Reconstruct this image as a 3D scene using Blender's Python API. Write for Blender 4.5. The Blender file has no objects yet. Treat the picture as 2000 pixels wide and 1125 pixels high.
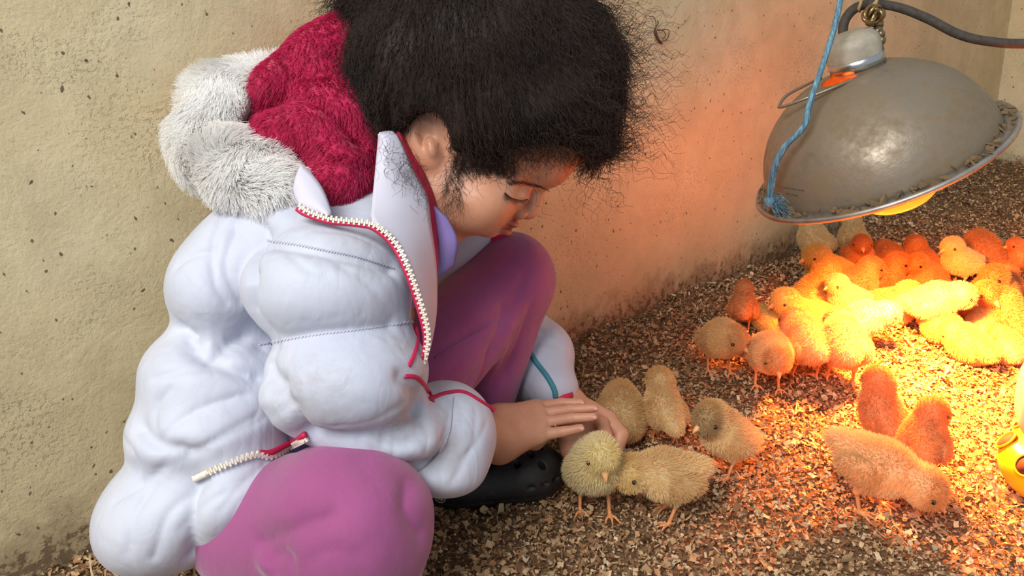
import bpy, math, random
import numpy as np
from mathutils import Vector, Matrix

# ---------------------------------------------------------------- camera, world, lights
scene = bpy.context.scene
COL = scene.collection
F, CX, CY, TH, HC = 1600.0, 1000.0, 375.0, math.radians(14.5), 0.58
ST, CT = math.sin(TH), math.cos(TH)
cam_d = bpy.data.cameras.new('camera')
cam_d.sensor_width = 36.0
cam_d.lens = F / 2000.0 * 36.0
cam_d.shift_y = -(562.5 - CY) / 2000.0
cam_d.clip_start = 0.02
cam = bpy.data.objects.new('camera', cam_d)
cam.location = (0, 0, HC)
cam.rotation_euler = (math.radians(90) - TH, 0, 0)
COL.objects.link(cam)
scene.camera = cam

world = bpy.data.worlds.new('daylight')
scene.world = world
world.use_nodes = True
bg = world.node_tree.nodes['Background']
bg.inputs[0].default_value = (0.80, 0.90, 1.0, 1)
bg.inputs[1].default_value = 0.45

def area_light(name, loc, target, sx, sy, power, col):
    l = bpy.data.lights.new(name, 'AREA')
    l.shape = 'RECTANGLE'; l.size = sx; l.size_y = sy; l.energy = power; l.color = col
    o = bpy.data.objects.new(name, l)
    o.location = loc
    o.rotation_euler = (Vector(target) - Vector(loc)).to_track_quat('-Z', 'Y').to_euler()
    COL.objects.link(o)
    return o
# daylight through the open door of the shed, behind and to the left of the camera
area_light('door_daylight', (-0.95, -0.95, 2.1), (0.0, 0.95, 0.15), 1.5, 1.2, 82.0, (1.0, 0.985, 0.96))

scene.view_settings.view_transform = 'Standard'
scene.view_settings.look = 'None'
scene.view_settings.gamma = 1.0
scene.view_settings.use_curve_mapping = False
scene.view_settings.exposure = 0.0
LAMP_POWER = 215.0
try:
    scene.cycles.use_denoising = True
    scene.cycles.max_bounces = 8
    scene.cycles.sample_clamp_indirect = 4.0
except Exception:
    pass

rng = np.random.default_rng(7)
random.seed(7)

# ---------------------------------------------------------------- placing helpers
RIGHT = np.array([1.0, 0, 0]); DOWN = np.array([0, -ST, -CT]); FWD = np.array([0, CT, -ST])
CAM = np.array([0, 0, HC])
def P(x, y, d):
    return CAM + d * (FWD + (x - CX) / F * RIGHT + (y - CY) / F * DOWN)
def ground(x, y, z=0.0):
    v = (y - CY) / F
    d = (HC - z) / (ST + v * CT)
    return P(x, y, d)
def depth_at(p):
    return float(np.dot(np.asarray(p) - CAM, FWD))
def catmull(pts, n):
    pts = np.asarray(pts, float)
    if len(pts) < 3:
        t = np.linspace(0, 1, n)[:, None]
        return pts[0] * (1 - t) + pts[-1] * t
    ext = np.vstack([2 * pts[0] - pts[1], pts, 2 * pts[-1] - pts[-2]])
    seg = np.linalg.norm(np.diff(pts, axis=0), axis=1) + 1e-9
    cum = np.concatenate([[0], np.cumsum(seg)]); cum /= cum[-1]
    out = []
    for t in np.linspace(0, 1, n):
        i = min(int(np.searchsorted(cum, t, side='right')) - 1, len(pts) - 2)
        u = (t - cum[i]) / (cum[i + 1] - cum[i])
        p0, p1, p2, p3 = ext[i], ext[i + 1], ext[i + 2], ext[i + 3]
        out.append(0.5 * (2 * p1 + (p2 - p0) * u + (2 * p0 - 5 * p1 + 4 * p2 - p3) * u * u + (3 * p1 - p0 - 3 * p2 + p3) * u ** 3))
    return np.array(out)

# ---------------------------------------------------------------- objects
def link(o, parent=None):
    COL.objects.link(o)
    if parent is not None:
        o.parent = parent
    return o
def empty(name, loc, rz=0.0):
    o = bpy.data.objects.new(name, None)
    o.location = loc; o.rotation_euler = (0, 0, rz); o.empty_display_size = 0.02
    COL.objects.link(o)
    return o
def tag(o, label=None, cat=None, group=None, kind=None):
    if label: o['label'] = label
    if cat: o['category'] = cat
    if group: o['group'] = group
    if kind: o['kind'] = kind
    return o
def origin_of(parent):
    o = np.zeros(3)
    while parent is not None:
        o = o + np.array(parent.location); parent = parent.parent
    return o
def new_mesh(name, verts, faces, mat, smooth=True):
    me = bpy.data.meshes.new(name)
    verts = np.asarray(verts, np.float32)
    faces_arr = faces if isinstance(faces, np.ndarray) else None
    if faces_arr is not None:
        nf, k = faces_arr.shape
        me.vertices.add(len(verts)); me.vertices.foreach_set('co', verts.ravel())
        me.loops.add(nf * k); me.loops.foreach_set('vertex_index', faces_arr.astype(np.int32).ravel())
        me.polygons.add(nf)
        me.polygons.foreach_set('loop_start', np.arange(0, nf * k, k, dtype=np.int32))
        me.update(calc_edges=True)
    else:
        me.from_pydata([tuple(v) for v in verts], [], faces)
        me.update()
    me.validate()
    if smooth and len(me.polygons):
        me.polygons.foreach_set('use_smooth', np.ones(len(me.polygons), bool))
    for m in (mat if isinstance(mat, (list, tuple)) else [mat]):
        me.materials.append(m)
    return me
def mesh_obj(name, verts, faces, mat, parent=None, smooth=True):
    verts = np.asarray(verts, float) - origin_of(parent)
    o = bpy.data.objects.new(name, new_mesh(name, verts, faces, mat, smooth))
    return link(o, parent)

class MB:
    """collects shapes for one mesh"""
    def __init__(s): s.v, s.f = [], []
    def add(s, v, f):
        b = len(s.v); s.v += [tuple(x) for x in v]; s.f += [tuple(b + i for i in q) for q in f]
    def box(s, c, ax, ay, az):
        c = np.asarray(c, float); ax, ay, az = map(np.asarray, (ax, ay, az)); v = []
        for k in (-1, 1):
            for j in (-1, 1):
                for i in (-1, 1): v.append(c + i * ax + j * ay + k * az)
        s.add(v, [(0, 2, 3, 1), (4, 5, 7, 6), (0, 1, 5, 4), (2, 6, 7, 3), (0, 4, 6, 2), (1, 3, 7, 5)])
    def tube(s, pts, r, n=8, caps=True):
        pts = np.asarray(pts, float); m = len(pts)
        r = np.full(m, r) if np.isscalar(r) else np.asarray(r, float)
        tg = np.gradient(pts, axis=0); tg /= np.linalg.norm(tg, axis=1)[:, None] + 1e-12
        up = np.array([0, 0, 1.0]) if abs(tg[0][2]) < 0.9 else np.array([1.0, 0, 0])
        nrm = np.cross(tg[0], up); nrm /= np.linalg.norm(nrm); v = []
        for i in range(m):
            nrm = nrm - np.dot(nrm, tg[i]) * tg[i]; nrm /= np.linalg.norm(nrm) + 1e-12
            bi = np.cross(tg[i], nrm)
            for k in range(n):
                a = 2 * math.pi * k / n
                v.append(pts[i] + r[i] * (math.cos(a) * nrm + math.sin(a) * bi))
        f = []
        for i in range(m - 1):
            for k in range(n):
                a, b = i * n + k, i * n + (k + 1) % n
                f.append((a, b, b + n, a + n))
        if caps:
            f.append(tuple(range(n - 1, -1, -1))); f.append(tuple((m - 1) * n + k for k in range(n)))
        s.add(v, f)
    def lathe(s, prof, c, axis, n=32, close=False):
        c = np.asarray(c, float); a = np.asarray(axis, float); a /= np.linalg.norm(a)
        u = np.cross(a, [0.0, 1.0, 0.0]); u /= np.linalg.norm(u); w = np.cross(a, u); v = []
        for (r, h) in prof:
            for k in range(n):
                t = 2 * math.pi * k / n
                v.append(c + a * h + r * (math.cos(t) * u + math.sin(t) * w))
        f = []; m = len(prof)
        for i in range(m if close else m - 1):
            for k in range(n):
                p, q = i * n + k, i * n + (k + 1) % n
                p2, q2 = ((i + 1) % m) * n + k, ((i + 1) % m) * n + (k + 1) % n
                f.append((p, q, q2, p2))
        s.add(v, f)
    def ball(s, c, r, n=12, m=8):
        c = np.asarray(c, float); r = np.broadcast_to(np.asarray(r, float), (3,))
        v = [c + r * np.array([0, 0, 1])]
        for i in range(1, m):
            for k in range(n):
                a, b = math.pi * i / m, 2 * math.pi * k / n
                v.append(c + r * np.array([math.sin(a) * math.cos(b), math.sin(a) * math.sin(b), math.cos(a)]))
        v.append(c - r * np.array([0, 0, 1])); f = []
        for k in range(n):
            f.append((0, 1 + k, 1 + (k + 1) % n))
            f.append((1 + (m - 2) * n + (k + 1) % n, 1 + (m - 2) * n + k, len(v) - 1))
        for i in range(m - 2):
            for k in range(n):
                a, b = 1 + i * n + k, 1 + i * n + (k + 1) % n
                f.append((a, a + n, b + n, b))
        s.add(v, f)
    def build(s, name, mat, parent=None, smooth=True):
        return mesh_obj(name, np.array(s.v), s.f, mat, parent, smooth)

def hair_obj(name, strands, radius, mat, parent=None, taper=0.15, local=False):
    """strands: (n, k, 3) array of points"""
    strands = np.asarray(strands, np.float32)
    n, k, _ = strands.shape
    if not local:
        strands = strands - origin_of(parent).astype(np.float32)
    cu = bpy.data.hair_curves.new(name)
    cu.add_curves([k] * n)
    cu.position_data.foreach_set('vector', strands.astype(np.float32).ravel())
    at = cu.attributes.get('radius') or cu.attributes.new('radius', 'FLOAT', 'POINT')
    prof = np.linspace(1, taper, k, dtype=np.float32)
    rr = radius if np.ndim(radius) else np.full(n, radius)
    at.data.foreach_set('value', (np.asarray(rr, np.float32)[:, None] * prof[None]).ravel())
    cu.materials.append(mat)
    o = bpy.data.objects.new(name, cu)
    return link(o, parent)

# ---------------------------------------------------------------- signed-distance sculpting
def ell(p, c, r, ax=None):
    q = p - np.asarray(c, np.float32)
    if ax is not None: q = q @ np.asarray(ax, np.float32).T
    r = np.asarray(r, np.float32)
    k0 = np.sqrt(((q / r) ** 2).sum(1)); k1 = np.sqrt(((q / (r * r)) ** 2).sum(1)) + 1e-6
    return k0 * (k0 - 1) / k1
def cone(p, a, b, ra, rb):
    a = np.asarray(a, np.float32); b = np.asarray(b, np.float32)
    ab = b - a; pa = p - a
    t = np.clip((pa @ ab) / (float(ab @ ab) + 1e-12), 0, 1)
    dd = pa - t[:, None] * ab
    return np.sqrt((dd * dd).sum(1)) - (ra + (rb - ra) * t)
def ball(p, c, r):
    q = p - np.asarray(c, np.float32)
    return np.sqrt((q * q).sum(1)) - r
def smin(a, b, k):
    h = np.clip(0.5 + 0.5 * (b - a) / k, 0, 1)
    return b * (1 - h) + a * h - k * h * (1 - h)
def smax(a, b, k): return -smin(-a, -b, k)
def pdist(p, line):
    line = np.asarray(line, np.float32); out = np.full(len(p), 1e3, np.float32)
    for i in range(len(line) - 1):
        a, b = line[i], line[i + 1]; ab = b - a; pa = p - a
        t = np.clip((pa @ ab) / (float(ab @ ab) + 1e-12), 0, 1)
        dd = pa - t[:, None] * ab
        out = np.minimum(out, np.sqrt((dd * dd).sum(1)))
    return out
def grad(f, p, e=0.0008):
    p = np.asarray(p, np.float32); g = np.zeros_like(p)
    for k in range(3):
        d = np.zeros(3, np.float32); d[k] = e
        g[:, k] = f(p + d) - f(p - d)
    return g / (np.linalg.norm(g, axis=1)[:, None] + 1e-9)
def grooved(f, grooves):
    """carve (depth > 0) or raise (depth < 0) bands along 3-D lines: (line, depth, width); distance is measured along the surface"""
    gs = []
    for line, dep, w in grooves:
        line = np.asarray(line, np.float32)
        nr = grad(f, line, 0.002).astype(np.float32)
        e = 4.0 * w + 1.2 * abs(dep)
        gs.append((line, nr, dep, w, line.min(0) - e, line.max(0) + e))
    def g(p):
        v = f(p); add = np.zeros_like(v)
        pl, ph = p.min(0), p.max(0)
        for line, nr, dep, w, lo, hi in gs:
            if (pl > hi).any() or (ph < lo).any(): continue
            m = np.nonzero(((p > lo) & (p < hi)).all(1) & (np.abs(v) < 0.03))[0]
            if not len(m): continue
            pm = p[m]; best = np.full(len(m), 1e3, np.float32)
            for i in range(len(line) - 1):
                a_, b_ = line[i], line[i + 1]; ab = b_ - a_; L2 = float(ab @ ab) + 1e-12
                pa = pm - a_; t0 = (pa @ ab) / L2; t = np.clip(t0, 0, 1)
                dd = pa - t[:, None] * ab
                n_ = nr[i] + nr[i + 1]; n_ = n_ / (np.linalg.norm(n_) + 1e-9)
                h = dd @ n_
                q2 = (dd * dd).sum(1) - 0.94 * h * h
                best = np.minimum(best, q2 + np.where(np.abs(h) > 0.02, 1.0, 0.0))
            q = np.sqrt(np.maximum(best, 0)) / w
            add[m] += dep * np.exp(-np.sqrt(q * q + 0.02))
        return v + np.clip(add, -0.02, 0.02)
    return g
def camell(x, y, d, rx, ry, rz, ang=0.0, tilt=0.0):
    """ellipsoid given where it is seen: centre at a depth, radii rx, ry in picture units at that depth, rz metres"""
    c = P(x, y, d); a = math.radians(ang); s = d / F
    u = math.cos(a) * RIGHT + math.sin(a) * DOWN; v = -math.sin(a) * RIGHT + math.cos(a) * DOWN
    t = math.radians(tilt)
    u2 = math.cos(t) * u + math.sin(t) * FWD; w2 = -math.sin(t) * u + math.cos(t) * FWD
    return c.astype(np.float32), np.array([rx * s, ry * s, rz], np.float32), np.array([u2, v, w2], np.float32)
def raycast(f, x, y, d0=0.4, d1=1.6, off=0.0):
    """depth at which the line of sight of (x, y) meets the surface f = off"""
    dirv = FWD + (x - CX) / F * RIGHT + (y - CY) / F * DOWN
    L = np.linalg.norm(dirv); ds = np.linspace(d0, d1, 500)
    pts = (CAM[None] + ds[:, None] * dirv[None]).astype(np.float32)
    v = f(pts) - off
    i = np.nonzero(v < 0)[0]
    if len(i) == 0:
        return float(ds[int(np.argmin(v))])
    i = i[0]
    if i == 0: return float(d0)
    t = v[i - 1] / (v[i - 1] - v[i])
    return float(ds[i - 1] + t * (ds[i] - ds[i - 1]))
def on_surface(f, pts, off=0.0, n=None, d0=0.4, d1=1.6):
    pts = np.asarray(pts, float)
    if n: pts = catmull(pts, n)
    ds = np.array([raycast(f, x, y, d0, d1, off) for x, y in pts])
    if len(ds) > 4:                                   # drop jumps to things behind
        for k in range(1, len(ds)):
            if ds[k] - ds[k - 1] > 0.03: ds[k] = ds[k - 1]
    return np.array([P(x, y, d) for (x, y), d in zip(pts, ds)])
def sdf_mesh(f, lo, hi, h, B=8, slack=1.35, extra=0.0):
    lo = np.asarray(lo, np.float64); hi = np.asarray(hi, np.float64)
    n = np.ceil((hi - lo) / h).astype(int); nb = (n + B - 1) // B
    g = np.stack(np.meshgrid(*[np.arange(k) for k in nb], indexing='ij'), -1).reshape(-1, 3)
    cen = (lo + (g * B + B / 2) * h).astype(np.float32)
    act = g[np.abs(f(cen)) < 0.87 * B * h * slack + 2 * h + extra]
    off = np.stack(np.meshgrid(*[np.arange(B + 1)] * 3, indexing='ij'), -1).reshape(-1, 3)
    N = nb * B + 4
    key = lambda c: ((c[..., 0] + 1) * N[1] + (c[..., 1] + 1)) * N[2] + (c[..., 2] + 1)
    corner = np.array([[0,0,0],[1,0,0],[0,1,0],[1,1,0],[0,0,1],[1,0,1],[0,1,1],[1,1,1]])
    edges = [(0,1),(2,3),(4,5),(6,7),(0,2),(1,3),(4,6),(5,7),(0,4),(1,5),(2,6),(3,7)]
    VK, VP, Q = [], [], []
    for s in range(0, len(act), 700):
        a = act[s:s + 700]
        base = a[:, None, :] * B + off[None]
        vals = f((lo + base.reshape(-1, 3) * h).astype(np.float32)).reshape(len(a), B + 1, B + 1, B + 1)
        cv = np.stack([vals[:, c[0]:c[0]+B, c[1]:c[1]+B, c[2]:c[2]+B] for c in corner], -1)
        m = (cv.min(-1) < 0) & (cv.max(-1) >= 0)
        bi, i, j, k = np.nonzero(m)
        c8 = cv[bi, i, j, k]
        cell = a[bi] * B + np.stack([i, j, k], -1)
        acc = np.zeros((len(cell), 3)); cnt = np.zeros(len(cell))
        for e0, e1 in edges:
            v0, v1 = c8[:, e0], c8[:, e1]
            mm = (v0 < 0) != (v1 < 0)
            t = np.where(mm, v0 / np.where(mm, v0 - v1, 1), 0)[:, None]
            acc += np.where(mm[:, None], corner[e0] + t * (corner[e1] - corner[e0]), 0); cnt += mm
        VK.append(key(cell)); VP.append(lo + (cell + acc / cnt[:, None]) * h)
        inner = vals[:, :B, :B, :B]
        for ax in range(3):
            nx = [slice(0, B)] * 3; nx[ax] = slice(1, B + 1)
            v1 = vals[(slice(None),) + tuple(nx)]
            mm = (inner < 0) != (v1 < 0)
            bi, i, j, k = np.nonzero(mm)
            if not len(bi): continue
            c = a[bi] * B + np.stack([i, j, k], -1)
            o1 = np.zeros(3, int); o2 = np.zeros(3, int); o1[(ax + 1) % 3] = 1; o2[(ax + 2) % 3] = 1
            q = np.stack([key(c), key(c - o1), key(c - o1 - o2), key(c - o2)], -1)
            neg = inner[bi, i, j, k] >= 0
            q[neg] = q[neg][:, ::-1]
            Q.append(q)
    VK = np.concatenate(VK); VP = np.concatenate(VP); Q = np.concatenate(Q)
    VK, ui = np.unique(VK, return_index=True); VP = VP[ui]
    idx = np.clip(np.searchsorted(VK, Q), 0, len(VK) - 1)
    ok = (VK[idx] == Q).all(1)
    return VP.astype(np.float32), idx[ok].astype(np.int32)
def keep_largest(v, f):
    """drop loose specks"""
    lab = np.arange(len(v))
    for _ in range(200):
        m = lab[f].min(1); new = lab.copy()
        for c in range(f.shape[1]): np.minimum.at(new, f[:, c], m)
        new = new[new]
        if (new == lab).all(): break
        lab = new
    u, c = np.unique(lab[f[:, 0]], return_counts=True)
    f = f[lab[f[:, 0]] == u[np.argmax(c)]]
    used = np.unique(f); mp = np.zeros(len(v), int); mp[used] = np.arange(len(used))
    return v[used], mp[f].astype(np.int32)
def relax(v, f, it=1, lam=0.5):
    """gentle smoothing of a surface"""
    e = np.concatenate([f[:, [0, 1]], f[:, [1, 2]], f[:, [2, 3]], f[:, [3, 0]]])
    v = v.astype(np.float64)
    for _ in range(it):
        acc = np.zeros_like(v); cnt = np.zeros(len(v))
        for a, b in ((0, 1), (1, 0)):
            for c in range(3): acc[:, c] += np.bincount(e[:, a], v[e[:, b], c], len(v))
            cnt += np.bincount(e[:, a], minlength=len(v))
        v = v + lam * (acc / np.maximum(cnt, 1)[:, None] - v)
    return v
_W = rng.normal(size=(24, 3)); _PH = rng.uniform(0, 6.28, 24)
def wav(p, freq, seed=0, n=5):
    """cheap smooth noise, about -1..1"""
    o = np.zeros(len(p), np.float32)
    for i in range(n):
        k = (seed * 5 + i) % 24
        w = _W[k] / np.linalg.norm(_W[k]) * freq * (0.7 + 0.6 * ((i * 37 % 10) / 10))
        o += np.sin(p @ w.astype(np.float32) + _PH[k])
    return o / math.sqrt(n) * 0.7
def scatter(v, f, n):
    """n random points on a quad surface, with face normals"""
    a, b, c, d = (v[f[:, i]] for i in range(4))
    nr = np.cross(c - a, d - b); ar = np.linalg.norm(nr, axis=1)
    i = rng.choice(len(f), n, p=ar / ar.sum())
    s, t = rng.random((n, 1)), rng.random((n, 1))
    p = (a[i] * (1 - s) + b[i] * s) * (1 - t) + (d[i] * (1 - s) + c[i] * s) * t
    return p, nr[i] / (ar[i][:, None] + 1e-12)
def unit(v): return v / (np.linalg.norm(v, axis=-1, keepdims=True) + 1e-9)

# ---------------------------------------------------------------- materials
def srgb(r, g, b):
    f = lambda c: (c / 255 / 12.92) if c / 255 <= 0.04045 else ((c / 255 + 0.055) / 1.055) ** 2.4
    return (f(r), f(g), f(b))
class M:
    """small node builder"""
    def __init__(s, name):
        s.m = bpy.data.materials.new(name); s.m.use_nodes = True
        s.t = s.m.node_tree; s.n = s.t.nodes; s.b = s.n['Principled BSDF']; s._c = None
    def new(s, k, **kw):
        x = s.n.new(k)
        for a, b in kw.items():
            if a.startswith('i_'):
                x.inputs[a[2:].replace('_', ' ')].default_value = b
            else: setattr(x, a, b)
        return x
    def set(s, **kw):
        for a, v in kw.items():
            k = a.replace('_', ' ')
            i = s.b.inputs[k]
            if k in ('Base Color', 'Emission Color', 'Subsurface Radius', 'Sheen Tint', 'Specular Tint') and len(v) == 3 and k != 'Subsurface Radius': v = (*v, 1)
            i.default_value = v
        return s
    def coord(s):
        if s._c is None: s._c = s.new('ShaderNodeTexCoord')
        return s._c.outputs['Object']
    def wire(s, a, b): s.t.links.new(a, b); return s
    def noise(s, scale, detail=4, rough=0.6, vec=None, dist=0.0):
        x = s.new('ShaderNodeTexNoise', i_Scale=scale, i_Detail=detail, i_Roughness=rough, i_Distortion=dist)
        s.wire(vec or s.coord(), x.inputs['Vector']); return x.outputs['Fac']
    def voro(s, scale, feature='F1', vec=None, out='Distance'):
        x = s.new('ShaderNodeTexVoronoi', feature=feature, i_Scale=scale)
        s.wire(vec or s.coord(), x.inputs['Vector']); return x.outputs[out]
    def stretch(s, sx, sy, sz, rot=(0, 0, 0), loc=(0, 0, 0)):
        x = s.new('ShaderNodeMapping'); x.inputs['Scale'].default_value = (sx, sy, sz); x.inputs['Rotation'].default_value = rot
        x.inputs['Location'].default_value = loc
        s.wire(s.coord(), x.inputs['Vector']); return x.outputs[0]
    def ramp(s, fac, stops):
        x = s.new('ShaderNodeValToRGB'); e = x.color_ramp.elements
        while len(e) < len(stops): e.new(0.5)
        for i, (p, c) in enumerate(stops):
            e[i].position = p; e[i].color = (*c, 1) if np.ndim(c) else (c, c, c, 1)
        s.wire(fac, x.inputs[0]); return x.outputs[0]
    def mix(s, fac, a, b, mode='MIX'):
        x = s.new('ShaderNodeMix', data_type='RGBA', blend_type=mode)
        for k, val in ((0, fac), (6, a), (7, b)):
            if hasattr(val, 'is_linked') or isinstance(val, bpy.types.NodeSocket): s.wire(val, x.inputs[k])
            elif k == 0: x.inputs[0].default_value = val
            else: x.inputs[k].default_value = (*val, 1)
        return x.outputs[2]
    def math(s, op, a, b=0.5, clamp=False):
        x = s.new('ShaderNodeMath', operation=op, use_clamp=clamp)
        for k, val in ((0, a), (1, b)):
            if isinstance(val, bpy.types.NodeSocket): s.wire(val, x.inputs[k])
            else: x.inputs[k].default_value = val
        return x.outputs[0]
    def bump(s, h, strength=0.3, dist=0.002, prev=None):
        x = s.new('ShaderNodeBump', i_Strength=strength, i_Distance=dist)
        s.wire(h, x.inputs['Height'])
        if prev is not None: s.wire(prev, x.inputs['Normal'])
        s.wire(x.outputs[0], s.b.inputs['Normal']); return x.outputs[0]
    def color(s, sock): s.wire(sock, s.b.inputs['Base Color']); return s
    def attr(s, name):
        x = s.new('ShaderNodeAttribute', attribute_name=name); return x.outputs['Color']
def plain(name, c, rough=0.5, metal=0.0, var=0.0, scale=60, **kw):
    m = M(name).set(Base_Color=c, Roughness=rough, Metallic=metal, **kw)
    if var:
        n = m.noise(scale)
        m.color(m.ramp(n, [(0.3, tuple(x * (1 - var) for x in c)), (0.7, tuple(min(1, x * (1 + var)) for x in c))]))
        m.bump(n, 0.15, 0.001)
    return m.m

def fuzzy(m, k):
    """let light pass through fine fibres"""
    tr = m.new('ShaderNodeBsdfTranslucent'); mx = m.new('ShaderNodeMixShader'); mx.inputs[0].default_value = k
    src = m.b.inputs['Base Color']
    if src.is_linked: m.wire(src.links[0].from_socket, tr.inputs['Color'])
    else: tr.inputs['Color'].default_value = src.default_value
    m.wire(m.b.outputs[0], mx.inputs[1]); m.wire(tr.outputs[0], mx.inputs[2])
    m.wire(mx.outputs[0], m.n['Material Output'].inputs['Surface'])
    return m.m

# ---------------------------------------------------------------- setting: plastered walls, bedding
WA = np.array([-0.4287, 0.735, 0.0]); WT = np.array([0.7337, 0.6795, 0.0]); WN = np.array([0.6795, -0.7337, 0.0])
S0, S1 = -1.6, 2.63
def wall_mat(name, shift):
    m = M(name).set(Roughness=0.92)
    big = m.noise(2.6, 5, 0.6, m.stretch(1, 1, 1, loc=(shift, 0, 0)))
    mid = m.noise(14, 6, 0.65, dist=0.6)
    base = m.ramp(big, [(0.30, srgb(196, 180, 140)), (0.5, srgb(214, 197, 155)), (0.72, srgb(226, 212, 176))])
    base = m.mix(m.ramp(mid, [(0.42, 0.0), (0.7, 0.45)]), base, srgb(176, 160, 122))
    # worn sandy patches
    patch = m.ramp(m.noise(3.3, 6, 0.7, m.stretch(1, 1, 1.5, loc=(3.1 + shift, 0, 1.7))), [(0.5, 0.0), (0.62, 1.0)])
    grit = m.ramp(m.noise(230, 2, 0.6), [(0.53, 0.0), (0.60, 1.0)])
    base = m.mix(m.math('MULTIPLY', m.math('MULTIPLY', patch, grit), 0.38), base, srgb(112, 104, 84))
    grit2 = m.ramp(m.noise(330, 2, 0.6), [(0.60, 0.0), (0.68, 1.0)])
    base = m.mix(m.math('MULTIPLY', grit2, 0.35), base, srgb(120, 108, 84))
    pits = m.ramp(m.noise(120, 1, 0.5, m.stretch(1, 1, 0.8)), [(0.70, 0.0), (0.735, 1.0)])
    base = m.mix(m.math('MULTIPLY', pits, 0.85), base, srgb(74, 58, 42))
    flecks = m.ramp(m.noise(34, 2, 0.5, m.stretch(1, 1, 0.45, rot=(0, 0.5, 0))), [(0.765, 0.0), (0.785, 1.0)])
    base = m.mix(m.math('MULTIPLY', flecks, 0.8), base, srgb(96, 60, 40))
    # caked bedding dust thrown up against the foot of the wall
    sep = m.new('ShaderNodeSeparateXYZ'); m.wire(m.coord(), sep.inputs[0])
    hgt = m.math('SUBTRACT', 1.0, m.math('MULTIPLY', sep.outputs[2], 6.0), True)
    cake = m.ramp(m.math('MULTIPLY', hgt, m.math('ADD', m.noise(17, 6, 0.7), 0.12)), [(0.34, 0.0), (0.48, 1.0)])
    base = m.mix(m.math('MULTIPLY', cake, 0.55), base, srgb(122, 100, 72))
    crumbs = m.ramp(m.math('MULTIPLY', hgt, m.noise(75, 4, 0.7)), [(0.40, 0.0), (0.46, 1.0)])
    base = m.mix(m.math('MULTIPLY', crumbs, 0.8), base, srgb(96, 74, 52))
    m.color(base)
    b1 = m.bump(mid, 0.35, 0.006)
    b2 = m.bump(m.noise(160, 4, 0.7), 0.35, 0.002, b1)
    m.bump(m.math('MULTIPLY', m.math('ADD', pits, patch), m.math('SUBTRACT', 0.0, grit)), 0.35, 0.0015, b2)
    return m.m
def wall_slab(name, p0, t, length, height, thick, nrm, mat):
    mb = MB()
    mb.box((length / 2, thick / 2, height / 2 - 0.05), (length / 2, 0, 0), (0, thick / 2, 0), (0, 0, height / 2 + 0.05))
    o = bpy.data.objects.new(name, new_mesh(name, np.array(mb.v), mb.f, mat, False))
    o.location = p0; o.rotation_euler = (0, 0, math.atan2(t[1], t[0]))
    COL.objects.link(o); o['kind'] = 'structure'
    return o
wall_a = wall_slab('wall_left', WA + S0 * WT, WT, S1 - S0 + 0.1, 1.5, 0.1, WN, wall_mat('plaster_wall', 0.0))
CORNER = WA + S1 * WT
wall_b = wall_slab('wall_back', CORNER, WN, 1.9, 1.5, 0.1, -WT, wall_mat('plaster_end_wall', 5.0))
# end wall local +y must point away from the room
wall_b.rotation_euler = (0, 0, math.atan2(WN[1], WN[0]))
wall_a['label'] = 'rough beige plastered wall with pits and dirt behind the child'
wall_b['label'] = 'end wall of the pen behind the heat lamp'

def wall_dist(x, y): return (x - WA[0]) * WN[0] + (y - WA[1]) * WN[1]
def end_dist(x, y): return (CORNER[0] - x) * WT[0] + (CORNER[1] - y) * WT[1]
def gz(x, y):
    x = np.asarray(x, float); y = np.asarray(y, float)
    z = 0.004 * (np.sin(9 * x + 3 * y) + np.sin(7 * y - 5 * x + 1) + np.sin(21 * x - 17 * y + 2) * 0.5)
    z = z + 0.020 * np.exp(-np.maximum(wall_dist(x, y), 0) / 0.05) * (0.6 + 0.4 * np.sin(19 * (x + y)))
    z = z + 0.03 * np.exp(-np.maximum(end_dist(x, y), 0) / 0.09)
    return z
def GP(x, y, dz=0.0):
    """point of the bedding seen at (x, y)"""
    p = ground(x, y)
    for _ in range(4): p = ground(x, y, float(gz(p[0], p[1])))
    return p + np.array([0, 0, dz])

# bare bedding layer
gx, gy = np.meshgrid(np.linspace(-1.0, 2.7, 190), np.linspace(0.1, 2.9, 150), indexing='ij')
fv = np.stack([gx, gy, gz(gx, gy) - 0.003], -1).reshape(-1, 3)
ii = np.arange(189 * 150).reshape(189, 150)[:, :149].ravel()
ff = np.stack([ii, ii + 150, ii + 151, ii + 1], -1)
fm = M('bedding_dust').set(Roughness=0.95)
fm.color(fm.ramp(fm.noise(170, 3, 0.7), [(0.3, srgb(70, 48, 30)), (0.6, srgb(140, 106, 72)), (0.8, srgb(190, 156, 116))]))
fm.bump(fm.noise(200, 3, 0.7), 0.8, 0.006)
floor = mesh_obj('floor', fv, ff, fm.m); floor['kind'] = 'structure'; floor['label'] = 'floor under the wood shavings'

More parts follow.
